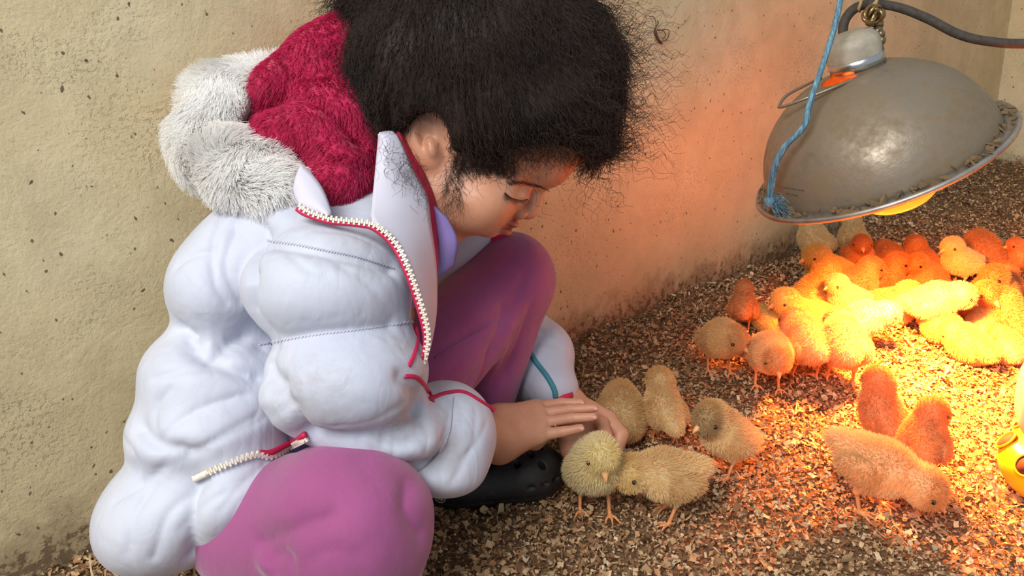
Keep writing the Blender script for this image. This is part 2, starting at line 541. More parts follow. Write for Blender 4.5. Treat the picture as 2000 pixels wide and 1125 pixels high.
def make_shavings(n_try):
    x = rng.uniform(-0.95, 2.6, n_try); y = rng.uniform(0.2, 2.75, n_try)
    d = np.hypot(x, y)
    ok = (wall_dist(x, y) > -0.005) & (end_dist(x, y) > -0.01) & (np.abs(x) < 0.40 + 0.68 * y) & (y > 0.40)
    ok &= rng.random(n_try) < np.minimum(1, (1.0 / d) ** 1.5)
    x, y, d = x[ok], y[ok], d[ok]
    n = len(x)
    grow = np.maximum(1, d / 1.05) ** 0.35
    L = rng.lognormal(math.log(0.0019), 0.42, n) * grow
    W = L * rng.uniform(0.35, 0.9, n)
    strip = rng.random(n) < 0.13
    L[strip] *= 2.0; W[strip] *= 0.38
    yaw = rng.uniform(0, 6.283, n); pit = rng.normal(0, 0.42, n); rol = rng.normal(0, 0.42, n)
    cur = rng.normal(0, 0.55, n) * L
    cy_, sy_ = np.cos(yaw), np.sin(yaw); cp, sp = np.cos(pit), np.sin(pit); cr, sr = np.cos(rol), np.sin(rol)
    a = np.stack([cy_ * cp, sy_ * cp, sp], -1)
    b0 = np.stack([-sy_, cy_, np.zeros(n)], -1); c0 = np.cross(a, b0)
    b = b0 * cr[:, None] + c0 * sr[:, None]; c = np.cross(a, b)
    z = gz(x, y) + rng.uniform(-0.001, 0.006, n)
    cen = np.stack([x, y, z], -1)
    V = np.empty((n, 6, 3), np.float32)
    for k, (u, w) in enumerate([(-1, -1), (-1, 1), (0, -1), (0, 1), (1, -1), (1, 1)]):
        ww = W * (w + rng.uniform(-0.35, 0.35, n)); uu = L * (u + rng.uniform(-0.25, 0.25, n))
        V[:, k] = cen + a * uu[:, None] + b * ww[:, None] + c * (cur * (u * u - 0.3))[:, None]
    base = np.arange(n)[:, None] * 6
    Q = np.concatenate([base + np.array([0, 2, 3, 1]), base + np.array([2, 4, 5, 3])]).astype(np.int32)
    pal = np.array([srgb(196, 164, 124), srgb(216, 190, 152), srgb(170, 132, 94), srgb(140, 104, 72), srgb(232, 214, 184), srgb(120, 92, 66), srgb(188, 168, 138)])
    pc = pal[rng.choice(len(pal), n, p=[.26, .2, .18, .12, .08, .08, .08])] * rng.uniform(0.72, 1.1, (n, 1)) * np.array([1.0, 0.90, 0.78])
    colr = np.ones((n, 6, 4), np.float32); colr[:, :, :3] = pc[:, None]
    m = M('pine_shavings').set(Roughness=0.8)
    m.color(m.mix(m.ramp(m.noise(420, 2, 0.6), [(0.35, 0.25), (0.7, 0.0)]), m.attr('tint'), srgb(96, 66, 42)))
    o = mesh_obj('wood_shavings', V.reshape(-1, 3), Q, m.m, None, False)
    at = o.data.color_attributes.new('tint', 'FLOAT_COLOR', 'POINT')
    at.data.foreach_set('color', colr.reshape(-1))
    return o, n
shav, n_shav = make_shavings(740000)
tag(shav, 'loose pale pine wood shavings covering the floor of the pen', 'wood shavings', kind='stuff')

# ---------------------------------------------------------------- heat lamp
LC = P(1717, 312, 1.18); LAX = np.array([-0.503, 0.03, 1.0]); LAX = LAX / np.linalg.norm(LAX)
lamp = empty('heat_lamp', tuple(LC))
tag(lamp, 'dusty dented aluminium heat lamp hanging with glowing red bulb', 'lamp')
am = M('dusty_aluminium').set(Metallic=0.9, Roughness=0.3, Base_Color=(0.6, 0.58, 0.54))
dust = am.ramp(am.math('ADD', am.noise(11, 6, 0.7), am.math('MULTIPLY', am.noise(90, 4, 0.7), 0.35)), [(0.42, 0.0), (0.78, 1.0)])
am.color(am.mix(am.math('ADD', am.math('MULTIPLY', dust, 0.75), 0.20), (0.36, 0.32, 0.26), srgb(122, 104, 78)))
am.wire(am.math('SUBTRACT', 0.85, am.math('ADD', am.math('MULTIPLY', dust, 0.7), 0.12)), am.b.inputs['Metallic'])
am.wire(am.math('ADD', am.math('MULTIPLY', dust, 0.35), 0.28), am.b.inputs['Roughness'])
am.bump(am.noise(60, 5, 0.7), 0.25, 0.003)
AL = am.m
dome = [(0.163, 0.003), (0.161, 0.020), (0.155, 0.042), (0.144, 0.066), (0.127, 0.089), (0.104, 0.109), (0.078, 0.124), (0.054, 0.132), (0.034, 0.135)]
dome = [tuple(p) for p in catmull(dome, 26)]
inner = [(r - 0.0022, h - 0.0018) for r, h in reversed(dome)]
mb = MB(); mb.lathe(dome + inner, LC, LAX, 72, True); shade = mb.build('reflector', AL, lamp)
# rim: flange and rolled bead
fl = [(0.161, 0.0055), (0.170, 0.0025), (0.176, 0.0035), (0.1785, 0.0055), (0.1815, 0.0055), (0.1832, 0.002), (0.1815, -0.0018), (0.178, -0.0018), (0.174, 0.0008), (0.170, 0.0), (0.161, 0.003)]
mb = MB(); mb.lathe(fl, LC, LAX, 72, True); mb.build('rim', plain('rim_aluminium', (0.42, 0.38, 0.33), 0.42, 0.75, 0.25, 40), lamp)
# ceramic socket
sk = [(0.001, 0.192), (0.020, 0.1915), (0.029, 0.189), (0.0365, 0.181), (0.039, 0.173), (0.0375, 0.152), (0.036, 0.140), (0.031, 0.133), (0.001, 0.132)]
mb = MB(); mb.lathe(sk, LC + np.array([0.006, 0, 0]), unit(LAX + np.array([0.12, 0, 0])), 28); sock = mb.build('socket', plain('ceramic_socket', srgb(168, 158, 140), 0.5, 0, 0.25, 45), lamp)
bd = [(0.0375, 0.141), (0.0390, 0.156), (0.0375, 0.1565), (0.0360, 0.141)]
mb = MB(); mb.lathe(bd, LC + np.array([0.006, 0, 0]), unit(LAX + np.array([0.12, 0, 0])), 36, True); mb.build('clamp_band', plain('bright_band', (0.62, 0.62, 0.62), 0.25, 1.0), sock)
# bulb, glowing
bprof = [(0.0001, -0.018), (0.022, -0.0165), (0.040, -0.011), (0.052, -0.002), (0.057, 0.009), (0.056, 0.02), (0.048, 0.045), (0.03, 0.08), (0.02, 0.1), (0.018, 0.14)]
mb = MB(); mb.lathe([tuple(p) for p in catmull(bprof, 20)], LC + LAX * (-0.047) + np.array([-0.004, -0.035, 0]), LAX, 28)
em = M('glowing_bulb').set(Base_Color=(0.6, 0.1, 0.02), Roughness=0.2)
em.set(Emission_Color=(1.0, 0.14, 0.008), Emission_Strength=3.2)
bulb = mb.build('bulb', em.m, lamp)
bulb['label'] = 'glowing orange heat bulb'
sl = bpy.data.lights.new('bulb_beam', 'SPOT')
sl.energy = LAMP_POWER; sl.color = (1.0, 0.22, 0.035); sl.spot_size = math.radians(164); sl.spot_blend = 0.9; sl.shadow_soft_size = 0.03
so = bpy.data.objects.new('bulb_beam', sl)
so.location = -LAX * 0.078 + np.array([0.0, -0.035, 0]); so.rotation_euler = Vector(-LAX + np.array([0.0, -0.22, 0.0])).to_track_quat('-Z', 'Y').to_euler()
link(so, lamp)
lampf = None
LD = lambda x, y, d: P(x, y, d)
# wire guard clip round the socket
wl = [(1702, 140, 1.150), (1690, 146, 1.128), (1640, 166, 1.115), (1580, 190, 1.125), (1527, 209, 1.150), (1523, 205, 1.158), (1537, 186, 1.170), (1580, 163, 1.19), (1604, 152, 1.20)]
mb = MB(); mb.tube(catmull([LD(*q) for q in wl], 50), 0.0022, 6); mb.build('wire_clip', plain('clip_wire', (0.36, 0.31, 0.24), 0.4, 0.8), lamp)
# swivel joint with wing nut
mb = MB()
mb.tube([LD(1683, 98, 1.145), LD(1712, 78, 1.14)], [0.0085, 0.007], 12)
mb.tube([LD(1712, 92, 1.14), LD(1714, 62, 1.14), LD(1716, 50, 1.14)], [0.006, 0.008, 0.005], 12)
for a, b in (((1712, 84), (1722, 100)), ((1714, 70), (1728, 62)), ((1716, 80), (1730, 76))):
    pa, pb = LD(*a, 1.128), LD(*b, 1.122)
    mb.tube(catmull([pa, (pa + pb) / 2, pb], 6), [0.004, 0.0055, 0.006, 0.006, 0.005, 0.002], 8)
mb.build('wing_nut_joint', plain('tarnished_metal', srgb(132, 116, 92), 0.35, 0.75, 0.3, 120), lamp)
# cable
cab = [(1652, 84, 1.165), (1646, 62, 1.165), (1652, 36, 1.165), (1674, 14, 1.165), (1712, 8, 1.165), (1760, 16, 1.16), (1815, 38, 1.155), (1870, 66, 1.15), (1925, 80, 1.145), (2010, 85, 1.14), (2150, 70, 1.14)]
mb = MB(); mb.tube(catmull([LD(*q) for q in cab], 70), 0.0068, 12)
cable = mb.build('power_cable', plain('dusty_rubber', srgb(70, 62, 54), 0.7, 0, 0.35, 160), lamp)
# worn hanging loops above the joint
lo = empty('hanging_wire', tuple(LD(1708, 30, 1.14)))
tag(lo, 'tangled wire and twine loops hanging above the wing nut of the lamp', 'wire')
wm = plain('brassy_wire', srgb(150, 122, 82), 0.3, 0.8, 0.2, 150); tw = plain('jute_twine', srgb(176, 148, 104), 0.9)
for k in range(7):
    t = np.linspace(0, 2 * math.pi, 26); c = np.array([1706.0, 30.0])
    ra, rb = 17 + 7 * math.sin(k * 2.1), 15 + 4 * math.cos(k * 1.7); ph = k * 0.5
    pts = [LD(c[0] + ra * math.cos(u) * math.cos(ph) - rb * 0.5 * math.sin(u) * math.sin(ph), c[1] + rb * math.sin(u), 1.138 + 0.012 * math.cos(u + k)) for u in t]
    mb = MB(); mb.tube(pts, 0.0028, 6, False); mb.build('wire_loop', wm, lo)
mb = MB(); mb.tube([LD(1716, 52, 1.14), LD(1716, 42, 1.14)], 0.0065, 12); mb.build('ferrule', wm, lo)
for (x0, x1) in ((1677, 1682), (1706, 1713), (1700, 1712)):
    mb = MB(); mb.tube(catmull([LD(x0, -140, 1.15), LD(x1, -30, 1.142), LD(x1, 2, 1.14), LD(x0, 16, 1.142), LD(x1 - 3, 22, 1.15)], 16), 0.0022, 6); mb.build('twine', tw, lo)
# faint printed notice on the reflector
def lamp_sdf(p):
    q = p - LC.astype(np.float32); h = q @ LAX.astype(np.float32)
    r = np.sqrt(np.maximum((q * q).sum(1) - h * h, 0))
    dr = np.array(dome)
    rad = np.interp(h, dr[:, 1], dr[:, 0], left=0.162, right=0.0)
    return np.where((h > 0.002) & (h < 0.135), (r - rad) * 0.7, np.maximum(r - 0.03, 0.02))
ntc = empty('printed_notice', tuple(P(1550, 380, raycast(lamp_sdf, 1550, 380, 0.9, 1.4))))
ntc.parent = lamp; ntc.location = np.array(ntc.location) - LC
ink = plain('faded_ink', srgb(66, 52, 42), 0.7)
def strip(pts, w, off=0.0008):
    mbx = MB()
    L3 = [P(x, y, raycast(lamp_sdf, x, y, 0.9, 1.4) - off) for x, y in catmull(pts, 6)]
    mbx.tube(L3, w, 5); return mbx
for row, (x0, y0, x1, y1, words) in enumerate([(1529, 366, 1571, 373, (9, 7, 8)), (1534, 378, 1560, 383, (6, 8))]):
    tot = sum(words) + len(words) - 1; k = 0
    for wn in words:
        for c_ in range(wn):
            t = k / tot; x = x0 + (x1 - x0) * t; y = y0 + (y1 - y0) * t
            strip([(x, y - 1.6), (x + 0.25, y + 1.4)], 0.00022).build('letter_stroke', ink, ntc); k += 1
        k += 1
# crumbs of bedding on the rim
crumb = plain('dust_crumbs', srgb(120, 98, 70), 0.95)
mbc = MB()
for k in range(210):
    a = rng.uniform(0, 6.283); u = np.cross(LAX, [0, 1.0, 0]); u /= np.linalg.norm(u); w = np.cross(LAX, u)
    rad = rng.uniform(0.163, 0.178); c = LC + rad * (math.cos(a) * u + math.sin(a) * w) + LAX * rng.uniform(0.004, 0.010)
    s = rng.uniform(0.0012, 0.0045); A = rng.normal(size=(3, 3)) * s * 0.6
    mbc.box(c, A[0], A[1], A[2] * 0.5)
cr = mbc.build('rim_debris', crumb, lamp, False); cr['kind'] = 'stuff'

# blue baler twine, tied to the rim
st = [(1646, -60, 1.10), (1641, 0, 1.095), (1628, 60, 1.09), (1606, 130, 1.085), (1590, 175, 1.085), (1578, 215, 1.085), (1574, 240, 1.085), (1558, 262, 1.09), (1532, 288, 1.10), (1514, 325, 1.115), (1507, 360, 1.13), (1503, 392, 1.142)]
tl = empty('blue_twine', tuple(P(1503, 392, 1.142)))
tag(tl, 'frayed blue baler twine tied to the left edge of the lamp rim', 'string')
bm_ = M('blue_twine').set(Roughness=0.6)
bm_.color(bm_.ramp(bm_.noise(300, 3, 0.6, bm_.stretch(1, 1, 0.1)), [(0.3, srgb(60, 98, 118)), (0.55, srgb(96, 142, 162)), (0.75, srgb(150, 186, 196))]))
core = catmull([P(*q) for q in st], 60)
for k in range(7):
    t = np.linspace(0, 1, 60); a = k * 0.9 + t * 9
    wdt = 0.0027 * (0.75 + 0.45 * np.clip((t - 0.45) * 3, 0, 1))
    pts = core + (np.cos(a) * wdt)[:, None] * RIGHT + (np.sin(a) * wdt)[:, None] * FWD
    mb = MB(); mb.tube(pts, 0.0019, 6); mb.build('strand', bm_.m, tl)
mb = MB(); mb.ball(P(1503, 395, 1.140), (0.008, 0.008, 0.0085), 12, 8); mb.build('knot', bm_.m, tl)
n = 60; r0 = np.repeat(P(1507, 399, 1.138)[None], n, 0) + rng.normal(0, 0.002, (n, 3))
tip = np.array([P(1503 + rng.uniform(8, 44), 404 + rng.uniform(-20, 26), 1.13 + rng.normal(0, 0.008)) for _ in range(n)])
tt = np.linspace(0, 1, 6)[None, :, None]
stn = r0[:, None] * (1 - tt) + tip[:, None] * tt + np.array([0, 0, 0.006]) * np.sin(tt * 3.1) * rng.normal(0.3, 1, (n, 1, 1))
hair_obj('frayed_end', stn, 0.0006, bm_.m, tl, 0.4)

# ---------------------------------------------------------------- yellow feeder at the right edge
fc = GP(2092, 958); fc[2] = float(gz(fc[0], fc[1]))
feeder = empty('chick_feeder', tuple(fc))
tag(feeder, 'round yellow plastic chick feeder with feeding holes, cut by the right edge', 'feeder')
ym = plain('yellow_plastic', srgb(250, 190, 20), 0.35)
bowl = [(0.001, 0.001), (0.060, 0.001), (0.073, 0.008), (0.078, 0.022), (0.076, 0.036), (0.066, 0.048), (0.050, 0.054), (0.046, 0.056)]
mb = MB(); mb.lathe([tuple(q) for q in catmull(bowl, 26)] + [(0.044, 0.054), (0.001, 0.05)], fc, (0, 0, 1), 48); mb.build('bowl', ym, feeder)
for k in range(8):
    a = k * math.pi / 4 + 0.25; dr = np.array([math.cos(a), math.sin(a), 0]); nz = unit(dr * 0.75 + np.array([0, 0, 0.66]))
    c = fc + dr * 0.0705 + np.array([0, 0, 0.0435])
    mb = MB(); mb.lathe([(0.0001, 0.0018), (0.0125, 0.0018), (0.0128, -0.004), (0.0001, -0.004)], c, nz, 20)
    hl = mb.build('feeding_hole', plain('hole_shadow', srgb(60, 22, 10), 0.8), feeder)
    mb = MB(); t = np.linspace(0, 2 * math.pi, 25); u = unit(np.cross(nz, [0, 0, 1])); w = np.cross(nz, u)
    mb.tube(c + 0.0132 * (np.cos(t)[:, None] * u + np.sin(t)[:, None] * w) + nz * 0.0015, 0.0014, 6, False); mb.build('hole_lip', ym, hl)
jar = [(0.047, 0.050), (0.050, 0.060), (0.064, 0.072), (0.070, 0.10), (0.069, 0.135), (0.060, 0.155), (0.040, 0.167), (0.001, 0.171)]
jm = M('milky_plastic').set(Base_Color=srgb(236, 230, 205), Roughness=0.3); jm.b.inputs['Subsurface Weight'].default_value = 0.0
mb = MB(); mb.lathe([tuple(q) for q in catmull(jar, 22)], fc, (0, 0, 1), 48); mb.build('feed_jar', jm.m, feeder)

# ---------------------------------------------------------------- dead crane fly on the wall
def wall_pt(x, y, off=0.002):
    dirv = FWD + (x - CX) / F * RIGHT + (y - CY) / F * DOWN
    d = (np.dot(WA - CAM, WN) + off) / np.dot(dirv, WN)
    return CAM + d * dirv
bug = empty('crane_fly', tuple(wall_pt(1288, 72)))
tag(bug, 'dead long-legged insect stuck to the wall beside the hair', 'insect')
bmat = plain('insect_shell', srgb(84, 52, 36), 0.6)
mb = MB(); mb.tube(catmull([wall_pt(1279, 54, .004), wall_pt(1281, 68, .005), wall_pt(1287, 80, .005), wall_pt(1293, 85, .005)], 10), [.0012, .0024, .0026, .0026, .0024, .0022, .0022, .0025, .003, .0015], 8); mb.build('abdomen', bmat, bug)
for L_ in ([(1281, 54), (1281, 42), (1276, 33), (1268, 32)], [(1282, 52), (1286, 44), (1284, 40)], [(1284, 60), (1297, 58), (1307, 60), (1303, 76), (1294, 80)], [(1284, 58), (1295, 60), (1300, 69), (1294, 78)]):
    mb = MB(); mb.tube(catmull([wall_pt(x, y, .005) for x, y in L_], 12), 0.0007, 5); mb.build('leg', bmat, bug)

# ---------------------------------------------------------------- the child
girl = empty('person', tuple(np.array([-0.10, 0.80, 0.0])))
tag(girl, 'crouching child in white puffer jacket and pink trousers stroking a chick', 'person')

def skin_mat():
    m = M('skin').set(Roughness=0.48)
    n = m.noise(26, 4, 0.6)
    m.color(m.mix(m.math('MULTIPLY', m.attr('lip'), 0.55), m.ramp(n, [(0.3, srgb(186, 128, 98)), (0.7, srgb(206, 150, 120))]), srgb(170, 78, 74)))
    m.b.inputs['Subsurface Weight'].default_value = 0.12
    m.b.inputs['Subsurface Radius'].default_value = (0.006, 0.002, 0.001)
    m.bump(m.noise(420, 3, 0.6), 0.12, 0.0008)
    return m.m
SKIN = skin_mat()
def jacket_mat():
    m = M('white_nylon').set(Roughness=0.58)
    m.b.inputs['Specular IOR Level'].default_value = 0.3
    m.b.inputs['Sheen Weight'].default_value = 0.15
    n = m.noise(9, 5, 0.6)
    base = m.ramp(n, [(0.3, srgb(182, 187, 203)), (0.7, srgb(197, 200, 212))])
    # grubby rubbed stains on the elbow and forearm
    def blot(c, r, edge, sc):
        mp = m.new('ShaderNodeMapping'); q = c - np.array(girl.location)
        mp.inputs['Location'].default_value = tuple(-q); m.wire(m.coord(), mp.inputs['Vector'])
        gl = m.new('ShaderNodeVectorMath', operation='LENGTH'); m.wire(mp.outputs[0], gl.inputs[0])
        d = m.math('SUBTRACT', 1.0, m.math('DIVIDE', gl.outputs['Value'], r), True)
        return m.ramp(m.math('MULTIPLY', d, m.math('MULTIPLY', m.noise(sc, 6, 0.7, m.stretch(1, 1, 1.6)), 1.8)), [(0.34, 0.0), (edge, 1.0)])
    for (x, y, d, r, k, e, sc) in ((600, 800, .62, .07, .30, .75, 60), (800, 800, .66, .05, .42, .7, 80), (790, 690, .67, .05, .30, .8, 70), (700, 500, .66, .05, .12, .8, 50), (860, 870, .70, .045, .25, .8, 90)):
        base = m.mix(m.math('MULTIPLY', blot(P(x, y, d), r, e, sc), k), base, srgb(128, 110, 92))
    m.color(base)
    w1 = m.noise(16, 3, 0.5, m.stretch(1, 1, 0.45, rot=(0.3, 0.6, 0)), 1.2)
    b1 = m.bump(w1, 0.14, 0.006)
    rg = m.math('ABSOLUTE', m.math('SUBTRACT', m.noise(15, 2, 0.5, m.stretch(1, 1, 0.6, rot=(0.5, 0.3, 0.2)), 1.4), 0.5), 0.0)
    rg = m.math('MINIMUM', m.math('MULTIPLY', rg, 9.0), 1.0)
    b2 = m.bump(rg, 0.10, 0.004, b1)
    rg2 = m.math('MINIMUM', m.math('MULTIPLY', m.math('ABSOLUTE', m.math('SUBTRACT', m.noise(46, 2, 0.5, m.stretch(1, 1, 0.5, rot=(0.2, 0.9, 0.0)), 0.8), 0.5), 0.0), 8.0), 1.0)
    m.bump(rg2, 0.08, 0.002, b2)
    return m.m
WHITE = jacket_mat()
WHITE2 = plain('white_facing_cloth', srgb(198, 196, 210), 0.6, 0, 0.03, 20)
PINK = M('pink_jersey').set(Roughness=0.9)
PINK.b.inputs['Sheen Weight'].default_value = 0.3
PINK.color(PINK.ramp(PINK.noise(7, 5, 0.6), [(0.3, srgb(138, 64, 114)), (0.7, srgb(158, 80, 130))]))
_b = PINK.bump(PINK.noise(900, 2, 0.5), 0.25, 0.0006)
PINK.bump(PINK.noise(28, 4, 0.6, PINK.stretch(1, 1, 0.5), 1.0), 0.3, 0.006, _b); PINK = PINK.m
RED = plain('crimson_piping', srgb(186, 24, 74), 0.6)
ZIP = plain('cream_zip_teeth', srgb(236, 226, 208), 0.4)
TEAL = plain('teal_piping', srgb(58, 128, 146), 0.6)

# ---- jacket
J = dict(
    back=[camell(540, 485, .785, 128, 98, .085, -25), camell(458, 555, .775, 116, 122, .09, 0), camell(478, 470, .785, 62, 82, .075, 20), camell(440, 715, .765, 148, 104, .095, 0),
          camell(428, 812, .75, 162, 96, .10, -8), camell(364, 972, .735, 172, 122, .085, -26), camell(480, 930, .735, 120, 90, .085, -35)],
    chest=[camell(650, 465, .745, 150, 66, .07, 18), camell(730, 470, .775, 95, 110, .07, 0)],
    arm=[camell(640, 560, .70, 166, 128, .075, 8), camell(672, 738, .685, 168, 124, .072, -4), camell(745, 826, .70, 135, 66, .055, 14)],
    cuff=[camell(866, 852, .755, 104, 106, .054, 0), camell(812, 892, .735, 130, 52, .05, 17)],
    left=[camell(1046, 706, 1.03, 72, 84, .05, 40), camell(1074, 750, 1.005, 60, 50, .046, 38)])
def f_jack0(p):
    v = None
    for c in J['back']:
        e = ell(p, *c); v = e if v is None else smin(v, e, .022)
    for c in J['chest']: v = smin(v, ell(p, *c), .02)
    a = None
    for c in J['arm']:
        e = ell(p, *c); a = e if a is None else smin(a, e, .03)
    for c in J['cuff']: a = smin(a, ell(p, *c), .018)
    v = smin(v, a, .006)
    l = ell(p, *J['left'][0]); l = smin(l, ell(p, *J['left'][1]), .01)
    l = smin(l, cone(p, P(880, 560, 1.0), P(1035, 690, 1.05), .05, .05), .01)
    v = np.minimum(v, l)
    return v
GR = [([(505, 674), (600, 656), (700, 644), (808, 628)], .0075, .009),
      ([(500, 435), (486, 520), (484, 600), (497, 680), (530, 760), (598, 858)], .013, .010),
      ([(342, 640), (380, 682), (415, 694), (445, 674), (482, 655)], .011, .010),
      ([(415, 694), (470, 722), (535, 742)], .008, .008),
      ([(300, 738), (360, 722), (430, 716), (520, 748)], .006, .010),
      ([(266, 832), (300, 872), (350, 886), (364, 892)], .013, .010),
      ([(290, 866), (380, 802), (480, 770), (540, 748)], .006, .010),
      ([(360, 912), (430, 852), (520, 802)], .005, .007), ([(222, 980), (300, 930), (400, 890)], .005, .008),
      ([(395, 880), (470, 840), (560, 800)], .004, .006), ([(270, 990), (300, 930), (330, 900)], .004, .006),
      ([(300, 1090), (330, 1000), (400, 940)], .006, .010), ([(250, 1080), (262, 1000), (300, 950)], .005, .010),
      ([(520, 470), (580, 478), (640, 490), (700, 502), (770, 524)], .009, .008),
      ([(432, 420), (414, 480), (420, 555), (445, 592)], .006, .008), ([(458, 450), (440, 520), (470, 590)], .005, .007),
      
      ([(603, 864), (700, 864), (800, 838), (842, 792)], .013, .010),
      ([(788, 736), (834, 780), (838, 830), (800, 860), (760, 868)], .008, .008),
      ([(886, 776), (876, 850), (842, 900), (795, 936)], .006, .008),
      ([(930, 800), (925, 870), (885, 940)], .003, .010), ([(700, 880), (780, 905), (860, 925)], .004, .010),
      ([(560, 492), (600, 526), (640, 536)], .004, .012), ([(660, 510), (710, 545), (760, 600)], .003, .010),
      ([(640, 840), (720, 830), (790, 790)], .003, .012), 
      ([(345, 520), (372, 500), (412, 490)], .006, .006), 
      ([(232, 850), (262, 900), (270, 950)], .005, .008), ([(330, 760), (300, 800), (296, 850)], .005, .009),
      
      ([(800, 870), (820, 850), (842, 842)], .004, .005),
      ([(900, 900), (930, 870), (950, 830)], .003, .008), ([(350, 1040), (380, 1000), (440, 960)], .005, .008), ([(430, 1000), (470, 950), (520, 905)], .004, .008),
      ([(620, 450), (680, 455), (740, 480)], .003, .008),
      ([(380, 940), (368, 985), (370, 1040), (380, 1088)], .009, .007),
      ([(1026, 672), (1060, 668), (1095, 676)], .006, .007), ([(1050, 640), (1062, 650), (1075, 652)], .004, .006)]
jg = []
for pts, dep, w in GR:
    jg.append((on_surface(f_jack0, pts, 0, 9), dep * (0.85 if dep > .0065 else 0.6), 0.0042 if dep > .0065 else 0.0030))
    if dep > .0065: jg.append((jg[-1][0], dep * 0.55, w * 1.25))
_f1 = grooved(f_jack0, jg)
def pucker_lines():
    """little gathers running off the stitched seams"""
    out = []
    r2 = np.random.default_rng(3)
    for pts, dep, w in (GR[0], GR[13], GR[18]):
        q = catmull(pts, 18)
        for k in range(1, 17):
            t = q[min(k + 1, 17)] - q[k - 1]; t /= np.linalg.norm(t); nr = np.array([-t[1], t[0]])
            for sgn in (-1, 1):
                L_ = r2.uniform(10, 26)
                a = q[k] + nr * sgn * 3; b = q[k] + nr * sgn * L_ + t * r2.uniform(-8, 8)
                out.append((on_surface(f_jack0, [a, b], 0), r2.uniform(.0006, .0015), .0026))
    return out
_f2 = grooved(_f1, pucker_lines())
def f_jack(p):
    return _f2(p) + 0.0006 * wav(p, 60, 1) + 0.0002 * wav(p, 190, 3)
v, f = sdf_mesh(f_jack, (-0.50, 0.45, -0.01), (0.13, 1.16, 0.50), 0.0022, extra=.008)
jacket = mesh_obj('jacket', relax(v, f, 1, 0.3), f, WHITE, girl)
jacket['label'] = 'white quilted puffer jacket with grubby sleeves'

def tube_on(name, pts, r, mat, parent, n=40, off=0.0, fn=f_jack, **kw):
    q = on_surface(fn, pts, off, n, **kw)
    for _ in range(3): q[1:-1] = (q[:-2] + 2 * q[1:-1] + q[2:]) / 4
    mb = MB(); mb.tube(q, r, 8); return mb.build(name, mat, parent)
for pts in (GR[0][0], GR[18][0], [(520, 470), (580, 478), (640, 490), (700, 502), (770, 524)]):
    q = on_surface(f_jack, pts, 0.0006, 90)
    mb = MB()
    q[1::2] += DOWN * 0.0009; q[0::2] -= DOWN * 0.0009
    mb.tube(q, 0.0006, 5)
    st_ = mb.build('stitching', WHITE2, jacket)
tube_on('piping', [(812, 640), (816, 665), (808, 695), (798, 715)], .0019, RED, jacket)
tube_on('piping', [(790, 735), (815, 738), (838, 765), (845, 785)], .0019, RED, jacket)
tube_on('piping', [(838, 780), (870, 768), (905, 766), (940, 785), (966, 802)], .0021, RED, jacket)
tube_on('piping', [(1028, 676), (1045, 705), (1068, 735), (1082, 760), (1085, 776)], .0034, TEAL, jacket, d0=0.9)

# zips
def zipper(line3, up, parent, name='zip'):
    q = np.asarray(line3); tg = unit(np.gradient(q, axis=0))
    seg = np.concatenate([[0], np.cumsum(np.linalg.norm(np.diff(q, axis=0), axis=1))])
    z = None; mb = MB(); n = int(seg[-1] / 0.0021)
    for k in range(n + 1):
        s_ = k * 0.0021; p = np.array([np.interp(s_, seg, q[:, c]) for c in range(3)]); t = unit(np.array([np.interp(s_, seg, tg[:, c]) for c in range(3)]))
        side = unit(np.cross(t, up)); nn = np.cross(side, t)
        mb.box(p + side * (0.0008 if k % 2 else -0.0008), t * 0.0008, side * 0.0019, nn * 0.0012)
    z = mb.build(name, ZIP, parent, False)
    return z
z1 = on_surface(f_jack, [(378, 936), (440, 908), (500, 887), (527, 892), (560, 876), (598, 856)], 0.003, 60)
for _ in range(3): z1[1:-1] = (z1[:-2] + 2 * z1[1:-1] + z1[2:]) / 4
zipper(z1, -FWD, jacket)
mb = MB(); mb.tube(z1[34:] + np.array([0, 0, 0.0036]), np.interp(np.arange(len(z1) - 34), [0, 6, 30], [0.0008, 0.0026, 0.0026]), 6); mb.build('zip_tape', RED, jacket)
mb = MB(); mb.tube(z1[:8] - FWD * 0.001, 0.0026, 8); mb.build('zip_end', ZIP, jacket)

def patch(name, rows, mat, parent, n=28, m=14, bulge=0.0, thick=0.003, wob=0.0):
    """cloth panel lofted through lines of seen points with depths"""
    R_ = [catmull([P(*q) for q in r], n) for r in rows]
    G = np.array([catmull([r[i] for r in R_], m) for i in range(n)])
    uu = np.linspace(0, math.pi, m)
    G = G - FWD * (bulge * np.sin(uu))[None, :, None]
    if wob:
        fl = G.reshape(-1, 3).astype(np.float32)
        G = G - FWD * (wob * wav(fl, 90, 2)).reshape(n, m)[:, :, None]
    v = G.reshape(-1, 3)
    du = np.gradient(G, axis=0); dv = np.gradient(G, axis=1)
    nr = unit(np.cross(du, dv)).reshape(-1, 3)
    f = []
    N = len(v)
    for i in range(n - 1):
        for j in range(m - 1):
            a = i * m + j; f.append((a, a + 1, a + m + 1, a + m)); f.append((N + a, N + a + m, N + a + m + 1, N + a + 1))
    rim = [i * m for i in range(n)] + [(n - 1) * m + j for j in range(1, m)] + [i * m + m - 1 for i in range(n - 2, -1, -1)] + [j for j in range(m - 2, 0, -1)]
    for a, b in zip(rim, rim[1:] + rim[:1]): f.append((a, b, b + N, a + N))
    return mesh_obj(name, np.vstack([v + nr * thick / 2, v - nr * thick / 2]), f, mat, parent)
zl = [(585, 402, .672), (602, 413, .670), (645, 427, .668), (700, 433, .668), (735, 441, .668), (772, 474, .668), (798, 525, .665), (822, 595, .668), (835, 650, .672), (831, 692, .675), (816, 727, .682)]
zr = [(742, 262, .735), (772, 262, .735), (806, 335, .732), (832, 384, .728), (840, 440, .722), (848, 500, .715), (851, 545, .712), (850, 610, .708), (840, 670, .700), (826, 715, .69), (818, 728, .684)]
